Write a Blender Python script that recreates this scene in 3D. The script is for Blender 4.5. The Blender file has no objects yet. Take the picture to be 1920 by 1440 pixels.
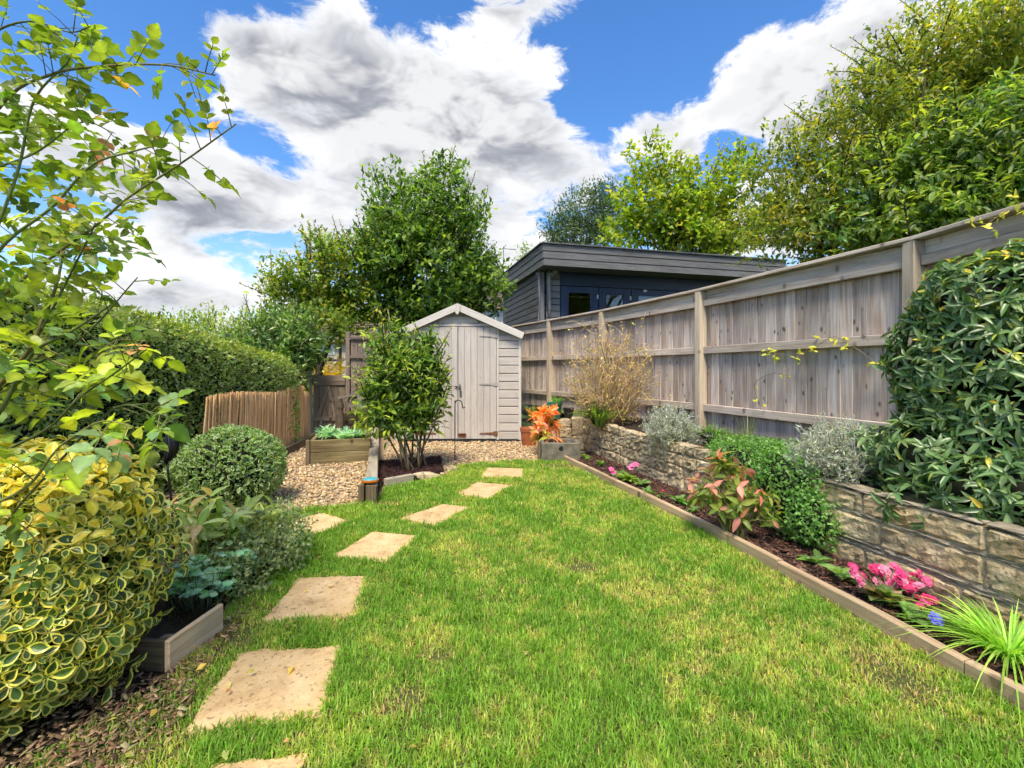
import bpy, math, random
import numpy as np
from mathutils import Vector, Matrix

SC = bpy.context.scene
COL = SC.collection
# ---------------------------------------------------------------- camera
FPX, CXP, HY, CH = 880.0, 960.0, 693.0, 1.15      # focal length / horizon of the photograph, camera height
cam_d = bpy.data.cameras.new('camera'); cam = bpy.data.objects.new('camera', cam_d); COL.objects.link(cam)
cam.location = (0, 0, CH); cam.rotation_euler = (math.radians(90), 0, 0)
cam_d.sensor_width = 36; cam_d.lens = FPX / 1920 * 36
cam_d.shift_y = -(720 - HY) / 1920
cam_d.clip_start = 0.02; cam_d.clip_end = 2000
SC.camera = cam
SC.view_settings.view_transform = 'Standard'; SC.view_settings.look = 'None'
SC.view_settings.exposure = 1.35; SC.view_settings.gamma = 1.0
SC.view_settings.use_curve_mapping = False
SC.render.engine = 'CYCLES'
SC.cycles.use_denoising = True
SC.cycles.max_bounces = 5; SC.cycles.diffuse_bounces = 3; SC.cycles.glossy_bounces = 2
SC.cycles.use_adaptive_sampling = True; SC.cycles.adaptive_threshold = 0.03; SC.cycles.adaptive_min_samples = 12
SC.cycles.transmission_bounces = 4; SC.cycles.transparent_max_bounces = 6
SC.cycles.caustics_reflective = False; SC.cycles.caustics_refractive = False

# ---------------------------------------------------------------- sun and sky
SUN = Vector((-0.08, -0.50, 0.85)).normalized()
el = math.asin(SUN.z); az = math.atan2(SUN.x, SUN.y)
sun_d = bpy.data.lights.new('sun', 'SUN'); sun = bpy.data.objects.new('sun', sun_d); COL.objects.link(sun)
sun_d.energy = 2.5; sun_d.angle = math.radians(20); sun_d.color = (1, .90, .71)
sun.rotation_euler = SUN.to_track_quat('Z', 'Y').to_euler(); sun.location = (4, -6, 9)

def azel(x, y):
    return math.atan((x - CXP) / FPX), math.atan2(HY - y, math.hypot(FPX, x - CXP))

def build_world():
    w = bpy.data.worlds.new('World'); SC.world = w; w.use_nodes = True
    w.cycles.sampling_method = 'MANUAL'; w.cycles.sample_map_resolution = 512
    nt = w.node_tree; nt.nodes.clear(); N = nt.nodes; L = nt.links
    def m(op, a, b=None, c=None, clamp=False):
        n = N.new('ShaderNodeMath'); n.operation = op; n.use_clamp = clamp
        for i, v in enumerate((a, b, c)):
            if v is None: continue
            if isinstance(v, (int, float)): n.inputs[i].default_value = v
            else: L.new(v, n.inputs[i])
        return n.outputs[0]
    def vm(op, a, b):
        n = N.new('ShaderNodeVectorMath'); n.operation = op
        for i, v in enumerate((a, b)):
            if isinstance(v, (tuple, list)): n.inputs[i].default_value = v
            else: L.new(v, n.inputs[i])
        return n.outputs[0]
    def sstep(v, lo, hi):
        n = N.new('ShaderNodeMapRange'); n.interpolation_type = 'SMOOTHSTEP'
        L.new(v, n.inputs[0]); n.inputs[1].default_value = lo; n.inputs[2].default_value = hi
        return n.outputs[0]
    def mix(f, a, b):
        n = N.new('ShaderNodeMix'); n.data_type = 'RGBA'
        L.new(f, n.inputs[0])
        for i, v in ((6, a), (7, b)):
            if isinstance(v, (tuple, list)): n.inputs[i].default_value = (*v, 1)
            else: L.new(v, n.inputs[i])
        return n.outputs[2]
    sky = N.new('ShaderNodeTexSky'); sky.sky_type = 'NISHITA'; sky.sun_disc = False
    sky.sun_elevation = el; sky.sun_rotation = az; sky.altitude = 100; sky.air_density = 1.0
    sky.dust_density = 0.3; sky.ozone_density = 3.0
    hs = N.new('ShaderNodeHueSaturation'); L.new(sky.outputs[0], hs.inputs['Color'])
    hs.inputs['Saturation'].default_value = 1.25; hs.inputs['Value'].default_value = SKYV
    hs.inputs['Hue'].default_value = 0.505
    tc = N.new('ShaderNodeTexCoord'); d = tc.outputs['Generated']
    sx = N.new('ShaderNodeSeparateXYZ'); L.new(d, sx.inputs[0]); X, Y, Z = sx.outputs
    AZ = m('ARCTAN2', X, Y); EL = m('ARCSINE', m('MINIMUM', m('MAXIMUM', Z, -1), 1))
    st0 = vm('MULTIPLY', d, (1, 1, 2.1))
    wn = N.new('ShaderNodeTexNoise'); L.new(st0, wn.inputs['Vector']); wn.inputs['Scale'].default_value = 5.0; wn.inputs['Detail'].default_value = 2
    st0 = vm('ADD', st0, vm('MULTIPLY', vm('SUBTRACT', wn.outputs['Color'], (.5, .5, .5)), (.16, .16, .16)))
    def dens(off, det):
        st = vm('ADD', st0, off) if off else st0
        a = N.new('ShaderNodeTexNoise'); L.new(st, a.inputs['Vector']); a.inputs['Scale'].default_value = 3.3
        a.inputs['Detail'].default_value = det; a.inputs['Roughness'].default_value = .60; a.inputs['Lacunarity'].default_value = 2.2
        return m('MULTIPLY_ADD', a.outputs[0], 1.75, -.375)
    n0 = dens(None, 9)
    n1 = dens(tuple(0.06 * v for v in (-0.35, -0.25, 2.0)), 4)
    # where the big cumulus, the bank under it and the clear gaps stand in the sky (azimuth, elevation, radii, weight)
    blobs = [(700, 120, 300, 115, .34, 0), (800, 250, 250, 80, .26, 0), (900, 170, 160, 70, .16, 0), (440, 60, 80, 40, .18, 0), (490, 160, 130, 70, .18, 0), (480, 5, 120, 34, -.22, 0), (740, 45, 60, 26, -.12, 0), (330, 330, 210, 70, .22, 0), (560, 370, 260, 60, .16, 0), (1040, 310, 200, 45, .22, -.25),
             (1200, 235, 95, 38, .26, 0), (960, 10, 150, 40, .24, 0), (1440, 95, 120, 55, .25, -.5), (1540, 200, 170, 60, .18, 0), (1760, 60, 250, 120, .16, 0), (1330, 205, 50, 22, .12, 0), (1285, 275, 45, 16, .16, 0),
             (640, 470, 420, 50, .10, 0), (300, 555, 220, 26, .16, 0), (950, 400, 180, 50, .14, 0),
             (200, 40, 230, 90, -.40, 0), (250, 160, 80, 60, -.12, 0), (470, 262, 60, 26, -.30, 0), (1130, 140, 110, 75, -.34, -.5), (1320, 20, 190, 70, -.40, 0), (1250, 130, 110, 55, -.30, -.5), (1380, 262, 90, 30, -.22, -.3), (1110, 225, 60, 22, -.2, -.4),
             (290, 500, 120, 18, -.12, 0), (470, 440, 170, 45, .13, 0), (440, 500, 120, 30, .06, 0), (800, 20, 60, 30, -.14, 0)]
    bias = None
    for (px, py, rx, ry, wt, rot) in blobs:
        a0, e0 = azel(px, py); k = math.cos(math.atan((px - CXP) / FPX))
        ra = rx / FPX * k * k; re = ry / FPX * k
        da = m('SUBTRACT', AZ, a0); de = m('SUBTRACT', EL, e0)
        if rot:
            c, s = math.cos(rot), math.sin(rot)
            da, de = m('SUBTRACT', m('MULTIPLY', da, c), m('MULTIPLY', de, -s)), m('ADD', m('MULTIPLY', da, -s), m('MULTIPLY', de, c))
        q = m('ADD', m('POWER', m('DIVIDE', m('ABSOLUTE', da), ra), 2), m('POWER', m('DIVIDE', m('ABSOLUTE', de), re), 2))
        g = m('MULTIPLY', m('POWER', 2.718, m('MULTIPLY', q, -1)), wt)
        bias = g if bias is None else m('ADD', bias, g)
    t0 = m('ADD', n0, bias); tl = m('ADD', dens(None, 4), bias); t1 = m('ADD', n1, bias)
    alpha = sstep(t0, .48, .63)
    thick = sstep(m('ADD', m('MULTIPLY', t0, .4), m('MULTIPLY', tl, .6)),   .53, .90)
    lit = sstep(m('SUBTRACT', tl, t1), -.18, .20)
    base = mix(thick, (1.0, .985, .95), (.37, .375, .395))
    cl = mix(m('MULTIPLY', lit, .6), m_col(N, L, base, .72), (1, .99, .97))
    sc = N.new('ShaderNodeMix'); sc.data_type = 'RGBA'; sc.blend_type = 'MULTIPLY'; sc.inputs[0].default_value = 1
    L.new(cl, sc.inputs[6]); sc.inputs[7].default_value = (CLV, CLV, CLV, 1)
    haze = sstep(Z, .30, .0)
    skyh = mix(m('MULTIPLY', haze, .35), hs.outputs[0], (CLV * .75, CLV * .85, CLV * .95))
    fin = mix(m('MULTIPLY', alpha, .97), skyh, sc.outputs[2])
    bg = N.new('ShaderNodeBackground'); L.new(fin, bg.inputs[0]); bg.inputs[1].default_value = 0.12
    out = N.new('ShaderNodeOutputWorld'); L.new(bg.outputs[0], out.inputs[0])
def m_col(N, L, c, f):
    n = N.new('ShaderNodeMix'); n.data_type = 'RGBA'; n.blend_type = 'MULTIPLY'; n.inputs[0].default_value = 1
    L.new(c, n.inputs[6]); n.inputs[7].default_value = (f, f * 1.03, f * 1.1, 1); return n.outputs[2]
SKYV = 0.85; CLV = 4.3
build_world()

# ---------------------------------------------------------------- helpers
def P(x, y, Y): return np.array([(x - CXP) * Y / FPX, Y, CH - (y - HY) * Y / FPX])
def G(x, y, z=0.0):
    Y = (CH - z) * FPX / (y - HY); return np.array([(x - CXP) * Y / FPX, Y, z])
def nrm(a):
    a = np.asarray(a, float); return a / np.maximum(np.linalg.norm(a, axis=-1, keepdims=True), 1e-9)
def lin(r, g, b):
    f = lambda c: (c / 255 / 12.92) if c / 255 <= .04045 else ((c / 255 + .055) / 1.055) ** 2.4
    return np.array([f(r), f(g), f(b)])
def _h(ix, iy, s):
    n = (ix.astype(np.int64) * 374761393 + iy.astype(np.int64) * 668265263 + s * 974711) & 0x7fffffff
    n = ((n ^ (n >> 13)) * 1274126177) & 0x7fffffff
    return ((n ^ (n >> 16)) & 0xffff) / 65535.0
def vnoise(x, y, s=0):
    x = np.asarray(x, float); y = np.asarray(y, float)
    ix = np.floor(x); iy = np.floor(y); fx = x - ix; fy = y - iy
    fx = fx * fx * (3 - 2 * fx); fy = fy * fy * (3 - 2 * fy)
    a = _h(ix, iy, s); b = _h(ix + 1, iy, s); c = _h(ix, iy + 1, s); d = _h(ix + 1, iy + 1, s)
    return (a * (1 - fx) + b * fx) * (1 - fy) + (c * (1 - fx) + d * fx) * fy
def fbm(x, y, s=0, o=4):
    t = 0; a = .5; k = 0
    for i in range(o):
        t = t + a * vnoise(x * 2 ** i, y * 2 ** i, s + i * 17); k += a; a *= .55
    return t / k
def inpoly(x, y, poly):
    x = np.asarray(x); y = np.asarray(y); r = np.zeros(x.shape, bool); n = len(poly)
    for i in range(n):
        x0, y0 = poly[i][:2]; x1, y1 = poly[(i + 1) % n][:2]
        if y0 == y1: continue
        c = ((y0 > y) != (y1 > y)) & (x < (x1 - x0) * (y - y0) / (y1 - y0) + x0)
        r ^= c
    return r

WLOC = {}
def thing(name, label, cat, loc, group=None):
    o = bpy.data.objects.new(name, None); COL.objects.link(o); o.location = tuple(loc)
    o.empty_display_size = .05
    WLOC[o.name] = np.array(loc, float); o['label'] = label; o['category'] = cat
    if group: o['group'] = group
    return o
def mesh(name, V, F, mat, cols=None, lc=None, smooth=False):
    """F: an (n,k) array or a list of such arrays / lists"""
    me = bpy.data.meshes.new(name)
    V = np.asarray(V, np.float32)
    if isinstance(F, np.ndarray): F = [F]
    if len(F) and not isinstance(F[0], np.ndarray):
        me.from_pydata(V.tolist(), [], [tuple(int(i) for i in f) for f in F])
    else:
        me.vertices.add(len(V)); me.vertices.foreach_set('co', V.ravel())
        li = np.concatenate([f.ravel() for f in F]).astype(np.int32)
        lt = np.concatenate([np.full(len(f), f.shape[1]) for f in F]).astype(np.int32)
        ls = np.concatenate([[0], np.cumsum(lt)[:-1]]).astype(np.int32)
        me.loops.add(len(li)); me.loops.foreach_set('vertex_index', li)
        me.polygons.add(len(lt)); me.polygons.foreach_set('loop_start', ls)
        try: me.polygons.foreach_set('loop_total', lt)
        except Exception: pass
        me.update(calc_edges=True)
    if cols is not None:
        a = me.attributes.new('col', 'FLOAT_COLOR', 'POINT'); c = np.ones((len(V), 4), np.float32); c[:, :3] = cols
        a.data.foreach_set('color', c.ravel())
    if lc is not None:
        a = me.attributes.new('lc', 'FLOAT_VECTOR', 'POINT'); a.data.foreach_set('vector', np.asarray(lc, np.float32).ravel())
    if smooth: me.polygons.foreach_set('use_smooth', np.ones(len(me.polygons), bool))
    me.materials.append(mat); me.update()
    return me
def put(name, me, parent=None, wloc=None, kind=None, label=None, cat=None, group=None, rot=None, scale=None):
    o = bpy.data.objects.new(name, me); COL.objects.link(o)
    wl = np.zeros(3) if wloc is None else np.asarray(wloc, float)
    if parent is not None:
        o.parent = parent; o.location = tuple(wl - WLOC[parent.name])
    else: o.location = tuple(wl)
    if rot is not None: o.rotation_mode = 'QUATERNION'; o.rotation_quaternion = rot
    if scale is not None: o.scale = scale
    WLOC[o.name] = wl
    if kind: o['kind'] = kind
    if label: o['label'] = label
    if cat: o['category'] = cat
    if group: o['group'] = group
    return o
def mk(name, V, F, mat, parent=None, cols=None, lc=None, smooth=False, org=None, **kw):
    """a mesh object from world coordinates; its origin is org (default: its parent's origin or the world's)"""
    if org is None: org = WLOC[parent.name] if parent is not None else np.zeros(3)
    return put(name, mesh(name, np.asarray(V, float) - org, F, mat, cols, lc, smooth), parent, org, **kw)

# chamfered oriented box; returns V, F, lc (local coordinates for grain: x along)
def cbox(c, ax, ay, az_, L, W, H, ch=.004):
    c = np.asarray(c, float); ax, ay, az_ = nrm(ax), nrm(ay), nrm(az_)
    h = np.array([L, W, H]) / 2; ch = min(ch, h.min() * .45)
    V = []; idx = {}
    for sx in (-1, 1):
        for sy in (-1, 1):
            for sz in (-1, 1):
                for k in range(3):
                    v = h - ch; v[k] = h[k]
                    idx[(sx, sy, sz, k)] = len(V); V.append(v * (sx, sy, sz))
    F = []
    def q(l, flip):
        F.append(l[::-1] if flip else l)
    for k in range(3):
        a, b = [(1, 2), (2, 0), (0, 1)][k]
        for s in (-1, 1):
            def sg(u, v):
                t = [0, 0, 0]; t[k] = s; t[a] = u; t[b] = v; return (*t, k)
            q([idx[sg(-1, -1)], idx[sg(1, -1)], idx[sg(1, 1)], idx[sg(-1, 1)]], s < 0)
    for k in range(3):
        a, b = [(1, 2), (2, 0), (0, 1)][k]
        for u in (-1, 1):
            for v in (-1, 1):
                def key(s, kk):
                    t = [0, 0, 0]; t[k] = s; t[a] = u; t[b] = v; return (*t, kk)
                q([idx[key(-1, a)], idx[key(1, a)], idx[key(1, b)], idx[key(-1, b)]], u * v > 0)
    for sx in (-1, 1):
        for sy in (-1, 1):
            for sz in (-1, 1):
                q([idx[(sx, sy, sz, 0)], idx[(sx, sy, sz, 1)], idx[(sx, sy, sz, 2)]], sx * sy * sz < 0)
    V = np.array(V); Wd = c + V[:, :1] * ax + V[:, 1:2] * ay + V[:, 2:] * az_
    return Wd, F, V
def beam(name, p0, p1, W, H, mat, parent=None, up=(0, 0, 1), ch=.004, **kw):
    """a plank or post from p0 to p1, W across, H along 'up'"""
    p0 = np.asarray(p0, float); p1 = np.asarray(p1, float); ax = nrm(p1 - p0); up = np.asarray(up, float)
    az_ = nrm(up - ax * np.dot(up, ax)); ay = np.cross(az_, ax)
    V, F, lc = cbox((p0 + p1) / 2, ax, ay, az_, np.linalg.norm(p1 - p0), W, H, ch)
    return mk(name, V, F, mat, parent, lc=lc, **kw)
def tube(pts, rad, n=6, cap=True):
    pts = np.asarray(pts, float); k = len(pts); rad = np.broadcast_to(np.asarray(rad, float), (k,))
    T = np.zeros_like(pts); T[1:-1] = pts[2:] - pts[:-2]; T[0] = pts[1] - pts[0]; T[-1] = pts[-1] - pts[-2]; T = nrm(T)
    ref = np.array([0, 0, 1.]) if abs(T[0][2]) < .9 else np.array([1., 0, 0])
    V = []; 
    for i in range(k):
        u = nrm(np.cross(T[i], ref)); v = np.cross(T[i], u); ref = np.cross(u, T[i]) if False else ref
        for j in range(n):
            a = 2 * math.pi * j / n; V.append(pts[i] + rad[i] * (math.cos(a) * u + math.sin(a) * v))
    F = [[i * n + j, i * n + (j + 1) % n, (i + 1) * n + (j + 1) % n, (i + 1) * n + j] for i in range(k - 1) for j in range(n)]
    if cap: F += [list(range(n))[::-1], [(k - 1) * n + j for j in range(n)]]
    return np.array(V), F
class Acc:
    def __init__(s): s.V = []; s.F = []; s.C = []; s.n = 0
    def add(s, V, F, c=None):
        s.V.append(np.asarray(V, float)); s.F += [[i + s.n for i in f] for f in F]; s.n += len(V)
        if c is not None: s.C.append(np.broadcast_to(np.asarray(c, float), (len(V), 3)))
    def mk(s, name, mat, parent=None, smooth=True, **kw):
        return mk(name, np.concatenate(s.V), s.F, mat, parent, cols=np.concatenate(s.C) if s.C else None, smooth=smooth, **kw)
def curve(pts, n=12):
    pts = np.asarray(pts, float)
    if len(pts) == 2: return pts[0] + np.linspace(0, 1, n)[:, None] * (pts[1] - pts[0])
    Q = np.vstack([2 * pts[0] - pts[1], pts, 2 * pts[-1] - pts[-2]]); out = []
    seg = len(pts) - 1
    for t in np.linspace(0, seg - 1e-6, n):
        i = int(t); f = t - i; p0, p1, p2, p3 = Q[i:i + 4]
        out.append(.5 * (2 * p1 + (p2 - p0) * f + (2 * p0 - 5 * p1 + 4 * p2 - p3) * f * f + (3 * p1 - p0 - 3 * p2 + p3) * f ** 3))
    return np.array(out)
def lathe(prof, n=20):
    V = [[r * math.cos(2 * math.pi * j / n), r * math.sin(2 * math.pi * j / n), z] for r, z in prof for j in range(n)]
    k = len(prof)
    F = [[i * n + j, i * n + (j + 1) % n, (i + 1) * n + (j + 1) % n, (i + 1) * n + j] for i in range(k - 1) for j in range(n)]
    F += [list(range(n))[::-1], [(k - 1) * n + j for j in range(n)]]
    return np.array(V), F

# ---------------------------------------------------------------- materials
def newmat(name):
    m = bpy.data.materials.new(name); m.use_nodes = True; nt = m.node_tree
    b = nt.nodes['Principled BSDF']; return m, nt.nodes, nt.links, b
def setv(n, k, v): n.inputs[k].default_value = v
def leafmat(name, rough=.42, trans=.3, spec=.45, rnd=.0, tint=(1.15, 1.2, .5), gain=1.45):
    m, N, L, b = newmat(name)
    a = N.new('ShaderNodeAttribute'); a.attribute_name = 'col'; c = a.outputs['Color']
    tc = N.new('ShaderNodeTexCoord'); nz = N.new('ShaderNodeTexNoise'); setv(nz, 'Scale', 60.0); setv(nz, 'Detail', 3.0); L.new(tc.outputs['Object'], nz.inputs['Vector'])
    mr = N.new('ShaderNodeMapRange'); L.new(nz.outputs[0], mr.inputs[0]); setv(mr, 1, .3); setv(mr, 2, .7); setv(mr, 3, .82 * gain); setv(mr, 4, 1.16 * gain)
    mu = N.new('ShaderNodeMix'); mu.data_type = 'RGBA'; mu.blend_type = 'MULTIPLY'; setv(mu, 0, 1.0); L.new(c, mu.inputs[6]); L.new(mr.outputs[0], mu.inputs[7]); c = mu.outputs[2]
    if rnd:
        oi = N.new('ShaderNodeObjectInfo'); h = N.new('ShaderNodeHueSaturation'); L.new(c, h.inputs['Color'])
        r = N.new('ShaderNodeMapRange'); L.new(oi.outputs['Random'], r.inputs[0]); setv(r, 3, 1 - rnd); setv(r, 4, 1 + rnd); L.new(r.outputs[0], h.inputs['Value']); c = h.outputs[0]
    L.new(c, b.inputs['Base Color']); setv(b, 'Roughness', rough); setv(b, 'Specular IOR Level', spec)
    t = N.new('ShaderNodeBsdfTranslucent'); tm = N.new('ShaderNodeMix'); tm.data_type = 'RGBA'; tm.blend_type = 'MULTIPLY'; setv(tm, 0, 1.0)
    L.new(c, tm.inputs[6]); tm.inputs[7].default_value = (*[2.0 * x for x in tint], 1); L.new(tm.outputs[2], t.inputs[0])
    mx = N.new('ShaderNodeMixShader'); setv(mx, 0, trans); L.new(b.outputs[0], mx.inputs[1]); L.new(t.outputs[0], mx.inputs[2])
    L.new(mx.outputs[0], N['Material Output'].inputs[0]); return m
def attrmat(name, rough=.8, spec=.3, bump=0, bscale=80):
    m, N, L, b = newmat(name)
    a = N.new('ShaderNodeAttribute'); a.attribute_name = 'col'
    tc = N.new('ShaderNodeTexCoord'); nz = N.new('ShaderNodeTexNoise'); setv(nz, 'Scale', float(bscale)); setv(nz, 'Detail', 5.0); L.new(tc.outputs['Object'], nz.inputs['Vector'])
    mr = N.new('ShaderNodeMapRange'); L.new(nz.outputs[0], mr.inputs[0]); setv(mr, 1, .3); setv(mr, 2, .7); setv(mr, 3, .75); setv(mr, 4, 1.2)
    mu = N.new('ShaderNodeMix'); mu.data_type = 'RGBA'; mu.blend_type = 'MULTIPLY'; setv(mu, 0, 1.0); L.new(a.outputs['Color'], mu.inputs[6]); L.new(mr.outputs[0], mu.inputs[7])
    L.new(mu.outputs[2], b.inputs['Base Color']); setv(b, 'Roughness', rough); setv(b, 'Specular IOR Level', spec)
    if bump:
        bp = N.new('ShaderNodeBump'); setv(bp, 'Strength', bump); setv(bp, 'Distance', .01); L.new(nz.outputs[0], bp.inputs['Height']); L.new(bp.outputs[0], b.inputs['Normal'])
    return m
def ramp(N, L, fac, stops):
    r = N.new('ShaderNodeValToRGB'); e = r.color_ramp.elements
    while len(e) < len(stops): e.new(.5)
    for i, (p, c) in enumerate(stops): e[i].position = p; e[i].color = (*c, 1)
    L.new(fac, r.inputs[0]); return r.outputs[0]
def woodmat(name, dark, mid, light, rough=.8, knots=.8, vary=.18, grain=1.0, stain=None, spec=.25, bump=.35, topstain=None):
    """grain along the plank's own x (attribute lc), shifted for every board"""
    m, N, L, b = newmat(name)
    a = N.new('ShaderNodeAttribute'); a.attribute_name = 'lc'
    oi = N.new('ShaderNodeObjectInfo'); sh = N.new('ShaderNodeVectorMath'); sh.operation = 'SCALE'; L.new(oi.outputs['Random'], sh.inputs['Scale']); sh.inputs[0].default_value = (91.7, 37.3, 53.1)
    ad = N.new('ShaderNodeVectorMath'); ad.operation = 'ADD'; L.new(a.outputs['Vector'], ad.inputs[0]); L.new(sh.outputs[0], ad.inputs[1])
    def mapped(s):
        mp = N.new('ShaderNodeMapping'); mp.inputs['Scale'].default_value = s; L.new(ad.outputs[0], mp.inputs[0]); return mp.outputs[0]
    wv = N.new('ShaderNodeTexNoise'); L.new(mapped((2.2, 60, 60)), wv.inputs['Vector']); setv(wv, 'Scale', 1.0 * grain); setv(wv, 'Detail', 6.0); setv(wv, 'Roughness', .62); setv(wv, 'Distortion', .5)
    bl = N.new('ShaderNodeTexNoise'); L.new(mapped((1.6, 9, 9)), bl.inputs['Vector']); setv(bl, 'Scale', 1.0); setv(bl, 'Detail', 3.0)
    mm = N.new('ShaderNodeMath'); mm.operation = 'MULTIPLY_ADD'; L.new(wv.outputs[0], mm.inputs[0]); setv(mm, 1, .62); 
    m2 = N.new('ShaderNodeMath'); m2.operation = 'MULTIPLY'; L.new(bl.outputs[0], m2.inputs[0]); setv(m2, 1, .38); L.new(m2.outputs[0], mm.inputs[2])
    c = ramp(N, L, mm.outputs[0], [(.30, dark), (.5, mid), (.70, light)])
    if knots:
        kn = N.new('ShaderNodeTexVoronoi'); L.new(mapped((6.5, 11, 4)), kn.inputs['Vector']); setv(kn, 'Scale', 1.0); setv(kn, 'Randomness', 1.0)
        kr = N.new('ShaderNodeMapRange'); L.new(kn.outputs['Distance'], kr.inputs[0]); setv(kr, 1, .09); setv(kr, 2, .20); setv(kr, 3, knots); setv(kr, 4, 0.0)
        km = N.new('ShaderNodeMix'); km.data_type = 'RGBA'; L.new(kr.outputs[0], km.inputs[0]); L.new(c, km.inputs[6]); km.inputs[7].default_value = (*[x * .35 for x in dark], 1); c = km.outputs[2]
    if stain is not None:
        sn = N.new('ShaderNodeTexNoise'); L.new(mapped((1.3, 3, 3)), sn.inputs['Vector']); setv(sn, 'Scale', 1.4); setv(sn, 'Detail', 5.0)
        sr = N.new('ShaderNodeMapRange'); L.new(sn.outputs[0], sr.inputs[0]); setv(sr, 1, .52); setv(sr, 2, .72); setv(sr, 3, 0.0); setv(sr, 4, .65)
        sm = N.new('ShaderNodeMix'); sm.data_type = 'RGBA'; L.new(sr.outputs[0], sm.inputs[0]); L.new(c, sm.inputs[6]); sm.inputs[7].default_value = (*stain, 1); c = sm.outputs[2]
    if topstain is not None:      # tannin bleeding down from the top of each board, and damp at its foot
        sx = N.new('ShaderNodeSeparateXYZ'); L.new(a.outputs['Vector'], sx.inputs[0])
        tn = N.new('ShaderNodeTexNoise'); L.new(mapped((1.5, 40, 40)), tn.inputs['Vector']); setv(tn, 'Scale', 1.0); setv(tn, 'Detail', 3.0)
        ad2 = N.new('ShaderNodeMath'); ad2.operation = 'MULTIPLY_ADD'; L.new(tn.outputs[0], ad2.inputs[0]); setv(ad2, 1, .9); L.new(sx.outputs[0], ad2.inputs[2])
        tr = N.new('ShaderNodeMapRange'); L.new(ad2.outputs[0], tr.inputs[0]); setv(tr, 1, .92); setv(tr, 2, 1.30); setv(tr, 3, 0.0); setv(tr, 4, .75)
        tm = N.new('ShaderNodeMix'); tm.data_type = 'RGBA'; L.new(tr.outputs[0], tm.inputs[0]); L.new(c, tm.inputs[6]); tm.inputs[7].default_value = (*topstain, 1); c = tm.outputs[2]
    h = N.new('ShaderNodeHueSaturation'); L.new(c, h.inputs['Color']); r = N.new('ShaderNodeMapRange'); L.new(oi.outputs['Random'], r.inputs[0]); setv(r, 3, 1 - vary); setv(r, 4, 1 + vary); L.new(r.outputs[0], h.inputs['Value'])
    L.new(h.outputs[0], b.inputs['Base Color']); setv(b, 'Roughness', rough); setv(b, 'Specular IOR Level', spec)
    if bump:
        bp = N.new('ShaderNodeBump'); setv(bp, 'Strength', bump); setv(bp, 'Distance', .004); L.new(wv.outputs[0], bp.inputs['Height']); L.new(bp.outputs[0], b.inputs['Normal'])
    return m
def noisemat(name, stops, scale=8, detail=8, rough=.85, bump=.4, bscale=40, bdist=.01, vary=.12, spec=.3, spots=None, metallic=0):
    m, N, L, b = newmat(name)
    tc = N.new('ShaderNodeTexCoord'); oi = N.new('ShaderNodeObjectInfo')
    sh = N.new('ShaderNodeVectorMath'); sh.operation = 'SCALE'; L.new(oi.outputs['Random'], sh.inputs['Scale']); sh.inputs[0].default_value = (31.7, 17.3, 53.1)
    ad = N.new('ShaderNodeVectorMath'); ad.operation = 'ADD'; L.new(tc.outputs['Object'], ad.inputs[0]); L.new(sh.outputs[0], ad.inputs[1])
    nz = N.new('ShaderNodeTexNoise'); L.new(ad.outputs[0], nz.inputs['Vector']); setv(nz, 'Scale', float(scale)); setv(nz, 'Detail', float(detail)); setv(nz, 'Roughness', .62)
    c = ramp(N, L, nz.outputs[0], stops)
    if spots:
        vo = N.new('ShaderNodeTexNoise'); L.new(ad.outputs[0], vo.inputs['Vector']); setv(vo, 'Scale', float(spots[0])); setv(vo, 'Detail', 4.0)
        sr = N.new('ShaderNodeMapRange'); L.new(vo.outputs[0], sr.inputs[0]); setv(sr, 1, spots[1]); setv(sr, 2, spots[1] + .08); setv(sr, 3, 0.0); setv(sr, 4, spots[2])
        sm = N.new('ShaderNodeMix'); sm.data_type = 'RGBA'; L.new(sr.outputs[0], sm.inputs[0]); L.new(c, sm.inputs[6]); sm.inputs[7].default_value = (*spots[3], 1); c = sm.outputs[2]
    if vary:
        h = N.new('ShaderNodeHueSaturation'); L.new(c, h.inputs['Color']); r = N.new('ShaderNodeMapRange'); L.new(oi.outputs['Random'], r.inputs[0]); setv(r, 3, 1 - vary); setv(r, 4, 1 + vary); L.new(r.outputs[0], h.inputs['Value']); c = h.outputs[0]
    L.new(c, b.inputs['Base Color']); setv(b, 'Roughness', rough); setv(b, 'Specular IOR Level', spec); setv(b, 'Metallic', metallic)
    if bump:
        nb = N.new('ShaderNodeTexNoise'); L.new(ad.outputs[0], nb.inputs['Vector']); setv(nb, 'Scale', float(bscale)); setv(nb, 'Detail', 6.0)
        bp = N.new('ShaderNodeBump'); setv(bp, 'Strength', bump); setv(bp, 'Distance', bdist); L.new(nb.outputs[0], bp.inputs['Height']); L.new(bp.outputs[0], b.inputs['Normal'])
    return m
def plain(name, c, rough=.5, spec=.4, metallic=0):
    c = np.asarray(c, float)
    return noisemat(name, [(.3, c * .85), (.7, c * 1.1)], scale=12, rough=rough, spec=spec, bump=.08, metallic=metallic, vary=0)

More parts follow.
